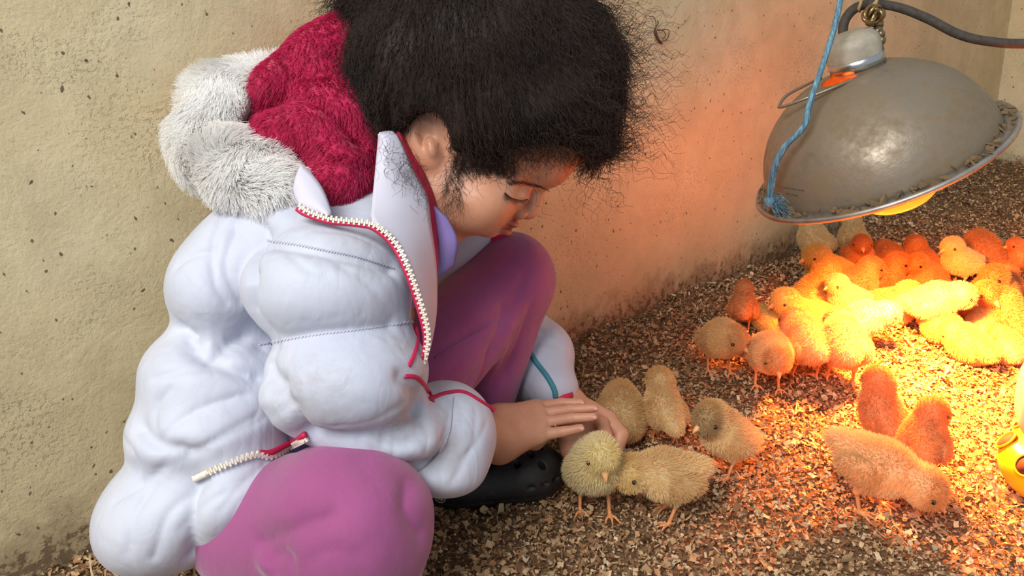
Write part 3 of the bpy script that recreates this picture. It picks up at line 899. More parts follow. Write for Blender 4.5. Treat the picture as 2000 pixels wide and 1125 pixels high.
# facing of the open front, from collar to waist
facing = patch('front_facing', [[(742, 262, .735), (735, 330, .72), (727, 400, .695), (728, 434, .676), (772, 474, .668), (798, 525, .665), (822, 595, .668), (835, 650, .672), (831, 692, .675), (816, 727, .682)], zr], WHITE2, jacket, 44, 14, 0.006, 0.003, 0.0012)
zl3 = catmull([P(x, y, d - .002) for x, y, d in zl], 110)
zipper(zl3, -FWD, jacket)
mb = MB(); mb.tube(catmull([P(x - 5, y + 6, d - .0005) for x, y, d in zl], 80), 0.0021, 8); mb.build('piping', RED, jacket)
patch('collar_lining', [[(776, 258, .738), (806, 332, .735), (832, 384, .731), (840, 440, .725), (847, 500, .72), (852, 530, .716)], [(790, 262, .755), (825, 335, .752), (848, 392, .748), (853, 445, .742), (853, 490, .732), (853, 528, .722)]], plain('crimson_cloth', srgb(176, 22, 62), 0.8, 0, 0.1, 30), jacket, 24, 8, 0.0, 0.003)
patch('hood_flap', [[(574, 372, .690), (580, 392, .682), (592, 406, .676), (640, 424, .672)], [(588, 322, .70), (612, 345, .692), (632, 375, .684), (648, 420, .674)]], WHITE2, jacket, 16, 8, 0.004)
patch('left_front', [[(842, 640, .93), (846, 540, .93), (862, 480, .925), (905, 440, .92)], [(900, 640, .945), (925, 560, .94), (950, 500, .935), (962, 450, .93)]], WHITE2, jacket, 20, 12, 0.008, 0.003, .002)
tube_on('seam', [(866, 578), (890, 545), (915, 505), (934, 474)], .0012, plain('seam_shadow', srgb(190, 188, 200), 0.7), jacket, 20, 0, lambda p: (p - P(0, 0, .934).astype(np.float32)) @ -FWD.astype(np.float32) * 1.0)
patch('left_lining', [[(950, 505, .936), (952, 480, .934), (948, 452, .932)], [(968, 495, .936), (985, 470, .934), (1000, 446, .932)]], plain('crimson_plush_edge', srgb(182, 26, 84), 0.9, 0, 0.2, 200), jacket, 12, 8, 0.004)
mb = MB(); q = catmull([P(1080, 788, .965), P(1098, 778, .965), P(1112, 770, .975)], 8); mb.tube(q, .006, 10); mb.build('cuff_lining', RED, jacket)

# ---- hood lining and fur trim
CR = M('crimson_plush').set(Roughness=0.85); CR.b.inputs['Sheen Weight'].default_value = 0.4
CR.color(CR.ramp(CR.noise(40, 4, 0.6), [(0.3, srgb(150, 8, 54)), (0.7, srgb(196, 24, 84))])); CR = CR.m
HO = [camell(640, 128, .815, 100, 78, .055, -28), camell(648, 245, .785, 108, 88, .06, 28), camell(672, 345, .765, 72, 92, .055, 12), camell(548, 180, .80, 52, 62, .05, 20), camell(690, 120, .83, 60, 90, .05, 0), camell(715, 250, .80, 45, 130, .05, 0), camell(548, 275, .785, 62, 72, .045, 0)]
def f_hood0(p):
    v = None
    for c in HO:
        e = ell(p, *c); v = e if v is None else smin(v, e, .02)
    return v
hg = [(on_surface(f_hood0, [(496, 212), (555, 186), (612, 190), (660, 222), (700, 262)], 0, 9), .014, .008),
      (on_surface(f_hood0, [(600, 318), (655, 306), (720, 325)], 0, 6), .006, .009),
      (on_surface(f_hood0, [(560, 110), (620, 96), (690, 120)], 0, 6), .005, .012)]
_fh = grooved(f_hood0, hg)
f_hood = lambda p: _fh(p) + 0.0012 * wav(p, 60, 2)
v, f = sdf_mesh(f_hood, (-0.32, 0.68, 0.30), (-0.02, 0.98, 0.72), 0.003)
v = relax(v, f, 2)
hood = mesh_obj('hood_lining', v, f, CR, jacket); hood['label'] = 'crimson plush lining of the thrown-back hood'
p0, nr = scatter(v, f, 26000)
flow = unit(np.cross(nr, FWD) * 0.3 + DOWN * 0.8 - RIGHT * 0.4 + 0.5 * np.stack([wav(p0.astype(np.float32), 70, s) for s in (0, 1, 2)], -1))
flow = unit(flow - (flow * nr).sum(1)[:, None] * nr)
Lh = rng.uniform(.0035, .0065, (len(p0), 1))
pile = np.stack([p0 - nr * .0005, p0 + nr * Lh * 0.45 + flow * Lh * 0.35, p0 + nr * Lh * 0.62 + flow * Lh * 0.95], 1)
CRH = M('crimson_pile').set(Roughness=0.6)
CRH.color(CRH.ramp(CRH.noise(120, 3, 0.6), [(0.3, srgb(158, 10, 58)), (0.6, srgb(204, 30, 92)), (0.85, srgb(226, 70, 126))])); CRH = fuzzy(CRH, 0.25)
hair_obj('plush_pile', pile, 0.00042, CRH, hood, 0.3)

FT = catmull([P(*q) for q in ((520, 158, .80), (455, 178, .79), (410, 220, .775), (402, 272, .765), (438, 318, .75), (500, 345, .735), (548, 366, .725))], 14)
FR = np.interp(np.arange(14), [0, 4, 9, 13], [.018, .025, .026, .020])
def f_fur(p):
    v = None
    for i in range(13):
        e = cone(p, FT[i], FT[i + 1], FR[i], FR[i + 1]); v = e if v is None else smin(v, e, .008)
    return v + 0.0018 * wav(p, 90, 1)
v, f = sdf_mesh(f_fur, FT.min(0) - .05, FT.max(0) + .05, 0.0035)
FW = M('white_fur').set(Roughness=0.7)
FW.color(FW.ramp(FW.noise(60, 4, 0.6), [(0.25, srgb(236, 232, 228)), (0.5, srgb(248, 247, 245)), (0.8, srgb(253, 252, 250))])); FW = fuzzy(FW, 0.5)
v = relax(v, f, 1)
fur = mesh_obj('fur_trim', v, f, FW, jacket); fur['label'] = 'fluffy white fur trim on the hood edge'
p0, nr = scatter(v, f, 30000)
clump = np.stack([wav(p0.astype(np.float32), 130, s) for s in (0, 2, 3)], -1)
tgt = FT[np.argmin(((p0[:, None] - FT[None]) ** 2).sum(2), 1).clip(0, 12)]
ti = np.argmin(((p0[:, None] - FT[None]) ** 2).sum(2), 1).clip(1, 12)
along = unit(FT[ti + 1 if False else np.minimum(ti + 1, 13)] - FT[ti - 1])
flow = unit(nr * 0.55 + along * 0.75 + clump * 0.6 + DOWN * 0.25)
Lf = rng.uniform(.009, .018, (len(p0), 1))
k = 5; tt = np.linspace(0, 1, k)
strd = np.stack([p0 + nr * Lf * 0.55 * (t - 0.35 * t * t) + flow * Lf * (0.75 * t ** 1.4) + clump * 0.003 * t * t + rng.normal(0, .0008, p0.shape) * t for t in tt], 1)
hair_obj('fur', strd, 0.00042, FW, fur, 0.3)

# ---- shirt collar glimpse
patch('shirt', [[(846, 400, .742), (850, 470, .742), (850, 545, .742)], [(872, 425, .738), (893, 470, .738), (886, 520, .745)]], plain('lavender_shirt', srgb(120, 104, 160), 0.85, 0, 0.06, 40), girl, 12, 8, 0.003)

def f_shirt(p):
    v = cone(p, P(770, 482, .792), P(640, 625, .80), .051, .058)
    v = smin(v, cone(p, P(640, 625, .80), P(520, 860, .77), .058, .064), .02)
    return v + .0012 * wav(p, 60, 1)
v, f = sdf_mesh(f_shirt, (-0.34, 0.58, 0.06), (-0.02, 0.94, 0.44), 0.0045)
mesh_obj('shirt_body', v, f, plain('lavender_jersey', srgb(126, 110, 166), 0.85, 0, 0.06, 40), girl)

# ---- trousers
def f_pant0(p):
    v = cone(p, P(520, 1035, .715), P(675, 1015, .66), .060, .059)
    v = smin(v, ball(p, P(682, 1012, .655), .0595), .02)
    v = smin(v, camell_e(p, PK[0]), .012)
    v = smin(v, cone(p, P(715, 1050, .665), P(735, 1185, .735), .052, .034), .02)
    v = smin(v, ball(p, P(480, 960, .765), .07), .03)
    v = smin(v, camell_e(p, PK[1]), .006); v = smin(v, camell_e(p, PK[2]), .006)
    l = cone(p, P(655, 915, .80), P(985, 548, .95), .066, .047)
    l = smin(l, camell_e(p, PK[3]), .02)
    l = smin(l, cone(p, P(1000, 552, .962), P(912, 850, .985), .047, .043), .02)
    l = smin(l, cone(p, P(912, 850, .985), P(900, 900, .985), .042, .030), .01)
    return smin(v, l, .01)
PK = [camell(800, 990, .665, 34, 48, .03, 10), camell(545, 1075, .645, 48, 42, .03, 20), camell(590, 1118, .64, 60, 40, .03, 10), camell(1000, 535, .95, 74, 80, .05, 0)]
def camell_e(p, e): return ell(p, *e)
PG = [([(990, 604), (982, 640), (958, 706), (932, 770)], .007, .007), ([(850, 692), (920, 648), (990, 604)], .0035, .006),
      ([(1022, 545), (1012, 580), (1000, 612)], .004, .006), ([(1040, 600), (1018, 660), (985, 730)], .004, .007), ([(1000, 640), (975, 700), (940, 760)], -.003, .007),
      ([(905, 760), (935, 725), (960, 690)], .003, .006), ([(870, 740), (900, 690), (930, 640)], .002, .01), ([(940, 560), (985, 570), (1040, 560)], .002, .012),
      ([(498, 1062), (520, 1052), (555, 1042), (600, 1022), (640, 1010)], .009, .008), ([(515, 1092), (540, 1088), (556, 1100)], .008, .007),
      ([(800, 950), (795, 985), (805, 1015), (826, 1045)], .007, .008), ([(700, 900), (740, 930), (780, 940)], .002, .014), ([(600, 1100), (640, 1080), (700, 1085)], .003, .012)]
_fp = grooved(f_pant0, [(on_surface(f_pant0, a, 0, 8), b * k1, c * k2) for a, b, c in PG for k1, k2 in ((.8, .7), (.4, 1.8))])
f_pant = lambda p: _fp(p) + 0.0010 * wav(p, 55, 2)
v, f = sdf_mesh(f_pant, (-0.36, 0.45, -0.01), (0.12, 1.08, 0.40), 0.0025, extra=.004)
trousers = mesh_obj('trousers', relax(v, f, 1), f, PINK, girl); trousers['label'] = 'dusty pink jersey trousers'
tube_on('side_seam', [(848, 700), (880, 680), (920, 655), (975, 625)], .0008, PINK, trousers, 24, 0.0, f_pant)

# ---- body: one continuous surface (head, neck, trunk, arms, hands)
d0 = .80
E = lambda *a: camell(*a)
CRAN = E(990, 200, d0, 197, 174, .078); FACE = E(952, 378, d0, 60, 72, .048); JAW = E(912, 390, d0, 64, 52, .052)
BROW = E(1064, 322, d0, 49, 46, .040)
ULIP = E(1001, 436, d0, 14, 8, .015, 25); LLIP = E(987, 450, d0, 14, 9, .013, 25)
EARO = E(826, 268, .752, 37, 53, .0085, -14); EARC = E(833, 268, .7415, 19, 33, .0085, -14); EART = E(843, 288, .748, 12, 20, .008, -14)
WR = [P(975, 830, .892), P(975, 864, .878)]
FING = [  # knuckle, middle joint, tip (right hand: index .. little)
    [P(1046, 795, .928), P(1096, 787, .931), P(1135, 786, .926)],
    [P(1052, 808, .914), P(1114, 800, .917), P(1161, 797, .914)],
    [P(1056, 826, .903), P(1114, 817, .905), P(1159, 814, .902)],
    [P(1052, 850, .894), P(1100, 843, .895), P(1134, 836, .891)]]
LW = P(1112, 788, .99)
LF = [[P(1150, 800, .985), P(1188, 820, .972), P(1212, 850, .958), P(1204, 884, .946)], [P(1148, 815, .975), P(1176, 826, .955), P(1184, 850, .944), P(1180, 880, .938)],
      [P(1135, 850, .972), P(1165, 880, .965), P(1195, 895, .955)], [P(1115, 860, .968), P(1140, 895, .958), P(1175, 905, .95)], [P(1104, 850, .965), P(1112, 878, .948), P(1135, 898, .936)]]
LR = [(.0120, .0105, .0095, .007), (.008, .0075, .007, .0058), (.009, .008, .006), (.009, .008, .006), (.0115, .0105, .007)]
def f_head(p):
    v = smin(ell(p, *CRAN), ell(p, *FACE), .016)
    v = smin(v, ell(p, *JAW), .02)
    v = smin(v, camell_e(p, BROW), .010)
    v = smin(v, ball(p, P(937, 397, .768), .0275), .018); v = smin(v, ball(p, P(937, 397, .832), .0275), .018)
    v = smin(v, ball(p, P(957, 443, d0), .0095), .012)
    for dd in (.779, .821): v = smin(v, ball(p, P(980, 362, dd), .024), .014)
    # sockets, lids
    for dd in (.775, .825):
        v = smax(v, -ball(p, P(1040, 372, dd - .012 if dd < d0 else dd + .012), .008), .012)
        v = smin(v, ball(p, P(1010, 381, dd), .0118), .006)
    v = smin(v, cone(p, P(1050, 378, d0), P(1031, 409, d0), .0062, .0102), .008)
    for dd in (.788, .812): v = smin(v, ball(p, P(1016, 416, dd), .0068), .004)
    v = smin(v, ell(p, *ULIP), .006); v = smin(v, ell(p, *LLIP), .005)
    e = ell(p, *EARO)
    e = smax(e, -ell(p, *EARC), .003)
    e = smin(e, ell(p, *EART), .003)
    v = smin(v, e, .004)
    v = smin(v, cone(p, P(880, 340, .80), P(780, 470, .79), .046, .044), .02)
    return v
fg = [([P(999, 444, .798), P(985, 446, .789), P(970, 442, .781)], .0022, .0022),
      ([P(988, 376, .760), P(1004, 388, .7615), P(1022, 391, .766), P(1032, 388, .772)], .0018, .0016),
      ([P(1000, 366, .7625), P(1018, 374, .765), P(1034, 378, .772)], .0010, .0022),
      ([P(1004, 420, .780), P(1008, 430, .783), P(1000, 436, .783)], .0012, .003)]
f_head_g = grooved(f_head, fg)
def f_body(p):
    v = f_head_g(p)
    t = cone(p, P(780, 470, .79), P(640, 620, .80), .045, .05); t = smin(t, cone(p, P(640, 620, .80), P(500, 900, .77), .05, .06), .02)
    v = smin(v, t, .02)
    arm = cone(p, P(640, 540, .74), P(700, 800, .715), .028, .024); arm = smin(arm, cone(p, P(700, 800, .715), P(900, 850, .83), .024, .022), .012)
    arm = smin(arm, cone(p, P(900, 850, .83), (WR[0] + WR[1]) / 2, .022, .0225), .012)
    h = smin(ball(p, WR[0], .020), ball(p, WR[1], .0195), .01)
    rk = (.0092, .0090, .0092, .0105)
    for i, fpts in enumerate(FING):
        h = smin(h, cone(p, WR[0] if i < 2 else WR[1], fpts[0], .018, rk[i]), .012)
    th = smin(cone(p, WR[1] + 0.01 * FWD, P(1045, 860, .925), .013, .010), cone(p, P(1045, 860, .925), P(1085, 842, .945), .0095, .0065), .006)
    h = smin(h, th, .008)
    for i, fpts in enumerate(FING):
        r = (.0062, .0056, .0046)
        fin = smin(cone(p, fpts[0], fpts[1], rk[i] * .68, r[1]), cone(p, fpts[1], fpts[2], r[1], r[2]), .002)
        h = smin(h, fin, .0016)
    v = smin(v, smin(arm, h, .012), .01)
    la = cone(p, P(760, 640, .86), P(860, 660, .99), .028, .026); la = smin(la, cone(p, P(860, 660, .99), P(1020, 690, 1.03), .026, .024), .01); la = smin(la, cone(p, P(1020, 690, 1.03), LW, .022, .019), .012)
    pl = smin(cone(p, LW, P(1140, 820, .978), .018, .020), cone(p, P(1140, 820, .978), P(1125, 860, .966), .019, .017), .01)
    for pts, rr in zip(LF, LR):
        fin = None
        for i in range(len(pts) - 1):
            e = cone(p, pts[i], pts[i + 1], rr[i], rr[i + 1]); fin = e if fin is None else smin(fin, e, .003)
        pl = smin(pl, fin, .004)
    v = smin(v, smin(la, pl, .01), .01)
    return v
_fb = grooved(f_body, [([P(1084, 795, .905), P(1086, 803, .905)], .0006, .0015)] +
    [([q[1] - FWD * .0062 + DOWN * s_ * .004 + RIGHT * o_ for s_ in (-1, 1)], .0006, .0012) for q in FING for o_ in (-.003, 0, .003)])
v, f = sdf_mesh(_fb, (-0.34, 0.52, 0.0), (0.20, 1.12, 0.66), 0.0016, slack=1.2)
v = relax(v, f, 1)
body = mesh_obj('body', v, f, SKIN, girl); body['label'] = 'face, ear and hands with light brown skin'
NAIL = plain('fingernail', srgb(214, 154, 138), 0.3)
for q in FING:
    dr = unit(q[2] - q[1]); c = q[2] + dr * .0008
    d_ = raycast(_fb, *(lambda w: (CX + F * np.dot(w - CAM, RIGHT) / depth_at(w), CY + F * np.dot(w - CAM, DOWN) / depth_at(w)))(c), 0.8, 1.0)
    w = c - FWD * (depth_at(c) - d_); mb = MB(); side = unit(np.cross(dr, FWD))
    mb.ball((0, 0, 0), (1, 1, 1), 10, 6)
    vv = np.array(mb.v); vv = w + vv[:, :1] * dr * .0030 + vv[:, 1:2] * side * .0022 - vv[:, 2:] * FWD * .0009
    mesh_obj('fingernail', vv, mb.f, NAIL, body)
# lips and lashes
def f_lip(p): return smin(ell(p, *ULIP), ell(p, *LLIP), .004) - .0006
vw = np.array(body.data.vertices[0].co) * 0
co = v.astype(np.float32); lipw = np.exp(-np.maximum(f_lip(co), 0) / .0011) * (np.abs((co - P(993, 442, d0).astype(np.float32)) @ FWD.astype(np.float32)) < .022)
at = body.data.color_attributes.new('lip', 'FLOAT_COLOR', 'POINT')
cc = np.ones((len(co), 4), np.float32); cc[:, :3] = lipw[:, None]
at.data.foreach_set('color', cc.ravel())
LASH = plain('lash_hair', srgb(24, 14, 10), 0.5)
def face_pts(line, n): return on_surface(f_head_g, catmull(line, n), 0.0002, None, 0.6, 0.9)
ls = face_pts([(986, 376), (1000, 387), (1018, 391), (1031, 389)], 34)
root = ls; tp = np.array([p + DOWN * (.0042 + .002 * math.sin(i * .5)) + RIGHT * (-.003 + .006 * i / 34) - FWD * .005 for i, p in enumerate(ls)])
mid = (root + tp) / 2 + RIGHT * .0000 + DOWN * .0012 - FWD * .0006
hair_obj('eyelashes', np.stack([root, mid, tp], 1), 0.00022, LASH, body, 0.3)
mb = MB(); mb.tube(ls, 0.00035, 6); mb.build('lash_line', LASH, body)
bl = []
for i in range(110):
    t = rng.random(); x = 998 + (1074 - 998) * t; y = 360 + 13 * t ** 1.6 - 3 * math.sin(t * 3) + rng.normal(0, 1.6)
    q = on_surface(f_head_g, [(x, y), (x - 12, y - 4 - rng.random() * 3)], 0.0004, None, 0.6, 0.9)
    bl.append([q[0], (q[0] + q[1]) / 2 - FWD * .0006, q[1]])
hair_obj('eyebrow', np.array(bl), 0.00017, plain('brow_hair', srgb(72, 44, 30), 0.6), body, 0.4)

# ---- hair
HM = M('dark_curly_hair').set(Roughness=0.6)
HM.b.inputs['Specular IOR Level'].default_value = 0.3
HM.color(HM.ramp(HM.noise(25, 3, 0.6), [(0.3, srgb(22, 14, 11)), (0.7, srgb(48, 32, 24))])); HM = HM.m
HE = [camell(945, 120, .80, 240, 205, .108), camell(790, 150, .80, 92, 150, .085), camell(1105, 172, .80, 104, 145, .082), camell(1010, 235, .80, 165, 100, .094), camell(735, 10, .82, 70, 60, .05)]
EARK = camell(830, 276, .735, 50, 62, .045)
def f_hair(p):
    v = None
    for c in HE:
        e = ell(p, *c); v = e if v is None else smin(v, e, .03)
    # hairline: lower edge runs from the nape over the ear to the forehead
    w = p - CAM.astype(np.float32); dep = w @ FWD.astype(np.float32)
    py = CY + F * (w @ DOWN.astype(np.float32)) / dep; px = CX + F * (w @ RIGHT.astype(np.float32)) / dep
    edge = np.interp(px, [700, 760, 870, 930, 1010, 1090, 1150, 1180, 1240], [240, 282, 316, 322, 300, 284, 304, 322, 250])
    v = smax(v, (py - edge) * dep / F, .022)
    v = smax(v, -ell(p, *EARK), .008)
    return v + .0018 * wav(p, 60, 0) + .0010 * wav(p, 140, 2)
v, f = sdf_mesh(f_hair, (-0.20, 0.62, 0.40), (0.16, 1.0, 0.80), 0.0035)
v = relax(v, f, 1)
hairo = mesh_obj('hair', v, f, HM, girl); hairo['label'] = 'dark brown curly hair, frizzy at the front'
def curls(p0, d0_, L, k, amp, wl, lift, nr, seed=0):
    n = len(p0); t = np.linspace(0, 1, k)
    ph = rng.uniform(0, 6.28, (n, 1)); a = unit(np.cross(d0_, nr)); s_ = t[None] * L[:, None]
    ang = ph + s_ / wl[:, None] * 6.283
    am = amp[:, None] * np.minimum(1, t * 2.5)[None]
    base = p0[:, None] + d0_[:, None] * s_[..., None] + nr[:, None] * (lift[:, None] * t[None] + .001)[..., None]
    return base + a[:, None] * (np.cos(ang) * am)[..., None] + nr[:, None] * ((np.sin(ang) + .6) * am)[..., None]
p0, nr = scatter(v, f, 15000)
src = P(930, -120, .80)
fl = unit(p0 - src); fl = unit(fl - (fl * nr).sum(1)[:, None] * nr)
fl = unit(fl + 0.35 * np.stack([wav(p0.astype(np.float32), 45, s) for s in (0, 1, 3)], -1)); fl = unit(fl - (fl * nr).sum(1)[:, None] * nr)
n = len(p0)
pxx = CX + F * (p0 @ RIGHT) / ((p0 - CAM) @ FWD); pyy = CY + F * ((p0 - CAM) @ DOWN) / ((p0 - CAM) @ FWD)
near_ear = (np.abs(pxx - 828) < 65) & (pyy > 120)
st1 = curls(p0, fl, np.where(near_ear, rng.uniform(.006, .016, n), rng.uniform(.02, .05, n)), 12, rng.uniform(.0008, .0028, n), rng.uniform(.012, .03, n), rng.uniform(-.012, .006, n), nr)
hair_obj('hair_strands', st1, 0.00028, HM, hairo, 0.4)
# frizz standing off the fringe and all round
m_ = ((p0 @ RIGHT) * F / 0.8 + CX > 1120) | (rng.random(n) < 0.05)
q0, qn = p0[m_], nr[m_]
sel = rng.choice(len(q0), 1300); q0, qn = q0[sel], qn[sel]
o_ = unit(qn * 1.0 + RIGHT * 0.55 + DOWN * 0.2 + rng.normal(0, .35, q0.shape)); a = unit(np.cross(o_, rng.normal(size=q0.shape)))
st2 = curls(q0, o_, rng.uniform(.012, .05, len(q0)) * np.where(rng.random(len(q0)) < .35, 1.5, 0.8), 22, rng.uniform(.002, .006, len(q0)), rng.uniform(.012, .03, len(q0)), np.zeros(len(q0)), a)
hair_obj('frizz', st2, 0.00017, HM, hairo, 0.6)
# soft baby hair over temple and cheek, and by the ear
tx = np.concatenate([rng.uniform(885, 1010, 520), rng.uniform(1010, 1150, 220), rng.uniform(868, 905, 120)])
ty = np.concatenate([rng.uniform(285, 335, 520), rng.uniform(268, 305, 220), rng.uniform(320, 400, 120)])
rt, tpd = [], []
for x, y in zip(tx, ty):
    d = raycast(f_head, x, y, 0.62, 0.86); rt.append(P(x, y, d - .0005))
rt = np.array(rt); nn = grad(f_head, rt); dd_ = unit(DOWN * 0.8 + RIGHT * rng.normal(-.1, .5, (len(rt), 1)) + nn * .05)
dd_ = unit(dd_ - (dd_ * nn).sum(1)[:, None] * nn)
st3 = curls(rt, dd_, rng.uniform(.008, .03, len(rt)), 12, rng.uniform(.0006, .0022, len(rt)), rng.uniform(.008, .02, len(rt)), rng.uniform(.001, .004, len(rt)), nn)
hair_obj('baby_hair', st3, 0.00013, HM, hairo, 0.5)
nb = 60; x = rng.uniform(748, 835, nb); y = rng.uniform(262, 330, nb) + np.maximum(0, (x - 775)) * 0.9
rt = np.array([P(a_, b_, .712 + rng.uniform(-.006, .004)) for a_, b_ in zip(x, y)])
o_ = unit(DOWN + rng.normal(0, .5, rt.shape)); a = unit(np.cross(o_, rng.normal(size=rt.shape)))
hair_obj('stray_curls', curls(rt, o_, rng.uniform(.012, .04, nb), 20, rng.uniform(.002, .006, nb), rng.uniform(.012, .03, nb), np.zeros(nb), a), 0.00013, HM, hairo, 0.6)

# ---- clogs
heel = GP(838, 972); toe = GP(1097, 948); ff = unit((toe - heel) * np.array([1, 1, 0])); LEN = np.linalg.norm((toe - heel)[:2])
ss = np.array([-ff[1], ff[0], 0]); FO = heel + ff * (LEN * 0.45); FO[2] = float(gz(FO[0], FO[1])) + .001
FM = np.array([ff, ss, [0, 0, 1]])
s_ = LEN / .165
def f_clog(p):
    q = ((p - FO.astype(np.float32)) @ FM.T.astype(np.float32)) / s_
    v = smin(ell(q, (.045, .003, .020), (.050, .043, .036)), ell(q, (-.035, 0, .018), (.043, .035, .036)), .03)
    v = smin(v, ell(q, (.0, 0, .016), (.07, .036, .03)), .02)
    v = smax(v, -q[:, 2], .006)
    v = smax(v, -ell(q, (-.032, 0, .050), (.052, .026, .034)), .005)
    for (a, b) in ((.030, -.022), (.030, .0), (.030, .022), (.048, -.013), (.048, .012), (.062, .0), (.062, .022), (.060, -.024)):
        c = np.hypot(q[:, 0] - a, q[:, 1] - b) - .0042
        v = np.where(q[:, 2] > .022, np.maximum(v, -np.maximum(c, .034 - q[:, 2])), v)
    for k in range(9):                          # vents round the edge
        an = -1.5 + k * .375
        a, b = .040 + .053 * math.cos(an), .045 * math.sin(an)
        v = np.maximum(v, -ell(q, (a, b, .026), (.0075, .0075, .0035)))
    v = v + .0012 * np.exp(-((q[:, 2] - .012) / .0016) ** 2)
    return v * s_
v, f = sdf_mesh(f_clog, FO - .14, FO + .14, .0018)
clm = M('black_clog_foam').set(Roughness=0.55)
sp_ = clm.ramp(clm.noise(240, 3, 0.7), [(0.62, 0.0), (0.72, 1.0)])
clm.color(clm.mix(clm.math('MULTIPLY', sp_, 0.45), srgb(30, 28, 27), srgb(120, 100, 78))); clm.bump(clm.noise(120, 3, 0.6), 0.2, 0.002)
shoe = mesh_obj('clog', relax(v, f, 1), f, clm.m, girl); shoe['label'] = 'black foam clog with round vent holes'
c = P(860, 970, raycast(f_clog, 860, 970, .8, 1.2)); nrm = grad(f_clog, c[None])[0]
mb = MB(); mb.lathe([(.0001, .0012), (.0072, .0012), (.0078, .0005), (.0078, -.002)], c, nrm, 24); em_ = mb.build('emblem', plain('emblem_grey', srgb(70, 68, 66), 0.5), shoe)
u = unit(np.cross(nrm, [0, 0, 1])); w = np.cross(nrm, u) * -1
if w[2] < 0: w = -w
lt = plain('emblem_print', srgb(200, 196, 188), 0.5)
t = np.linspace(0, 2 * math.pi, 25); mb = MB(); mb.tube(c + nrm * .0014 + .0064 * (np.cos(t)[:, None] * u + np.sin(t)[:, None] * w), .0005, 5, False); mb.build('emblem_ring', lt, shoe)
mb = MB(); mb.tube(catmull([c + nrm * .0016 + u * a + w * b for a, b in ((-.0045, -.0015), (-.001, .0005), (.0, .003), (.0025, .0005), (.0045, -.001), (.001, -.0022), (-.0035, -.0028))], 20), .0007, 6); mb.build('emblem_mark', lt, shoe)
sh2 = shoe.copy(); COL.objects.link(sh2); sh2.location = np.array(P(680, 1270, .73)) - FO + np.array([0, 0, .0]); sh2.location[2] = 0
sp = GP(1040, 950); q = [P(1010, 893, .955), P(1030, 888, .952), P(1052, 892, .950)]
mb = MB(); mb.tube(catmull(q, 8), [.003, .006, .007, .008, .008, .007, .005, .002], 8); mb.build('sock', plain('pink_sock', srgb(206, 110, 140), 0.8), girl)

# ---------------------------------------------------------------- chicks
def down_mat(name, base, crown, wing):
    m = M(name).set(Roughness=0.75)
    t = m.new('ShaderNodeSeparateColor'); m.wire(m.attr('tint'), t.inputs[0])
    c = m.mix(t.outputs[0], base, crown)
    c = m.mix(t.outputs[1], c, wing)
    c = m.mix(m.math('MULTIPLY', t.outputs[2], 0.16), c, tuple(x * 0.55 for x in base))
    m.color(c)
    return fuzzy(m, 0.38)
DOWN_M = dict(
    pale=down_mat('pale_yellow_down', srgb(240, 224, 176), srgb(238, 218, 154), srgb(232, 212, 166)),
    yellow=down_mat('yellow_down', srgb(240, 214, 130), srgb(238, 206, 110), srgb(230, 196, 120)),
    buff=down_mat('buff_down', srgb(246, 214, 156), srgb(210, 156, 92), srgb(218, 172, 112)),
    brownhead=down_mat('brown_headed_down', srgb(248, 222, 166), srgb(122, 74, 24), srgb(224, 180, 116)),
    cream=down_mat('cream_down', srgb(248, 222, 168), srgb(232, 198, 128), srgb(212, 168, 110)),
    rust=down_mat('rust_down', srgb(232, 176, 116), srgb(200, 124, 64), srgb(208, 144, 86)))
LEGM = plain('chick_leg', srgb(222, 150, 96), 0.55, 0, 0.12, 300)
BEAKM = plain('chick_beak', srgb(232, 172, 118), 0.4)
EYEM = plain('chick_eye', (0.006, 0.005, 0.004), 0.08)
POSES = dict(
    stand=dict(head=(.030, 0, .092), look=(0, -.1)), up=dict(head=(.020, .0, .098), look=(0, .05), pitch=.5, hs=1.2),
    petted=dict(head=(.026, .0, .092), look=(.10, -.62), pitch=.75, hs=1.02), reach=dict(head=(.052, 0, .070), look=(.25, -.12), pitch=.05), lean=dict(head=(.045, 0, .076), look=(.0, -.35), pitch=.25),
    peck=dict(head=(.054, .002, .050), look=(.1, -.65), pitch=-.26, hs=1.12), low=dict(head=(.034, .006, .074), look=(.7, -.32), pitch=.3, hs=1.15),
    down=dict(head=(.038, 0, .068), look=(0, -.60), pitch=.2, hs=1.12), turn=dict(head=(.028, -.006, .090), look=(-.9, -.1)),
    sit=dict(head=(.031, .0, .062), look=(.0, -.15), sit=True), sitturn=dict(head=(.028, -.006, .062), look=(-.7, -.2), sit=True),
    sleep=dict(head=(.032, .006, .042), look=(.5, -.6), sit=True), brown=dict(head=(.031, .004, .090), look=(.15, -.18), pitch=.45, hs=1.2))
CHICK = {}
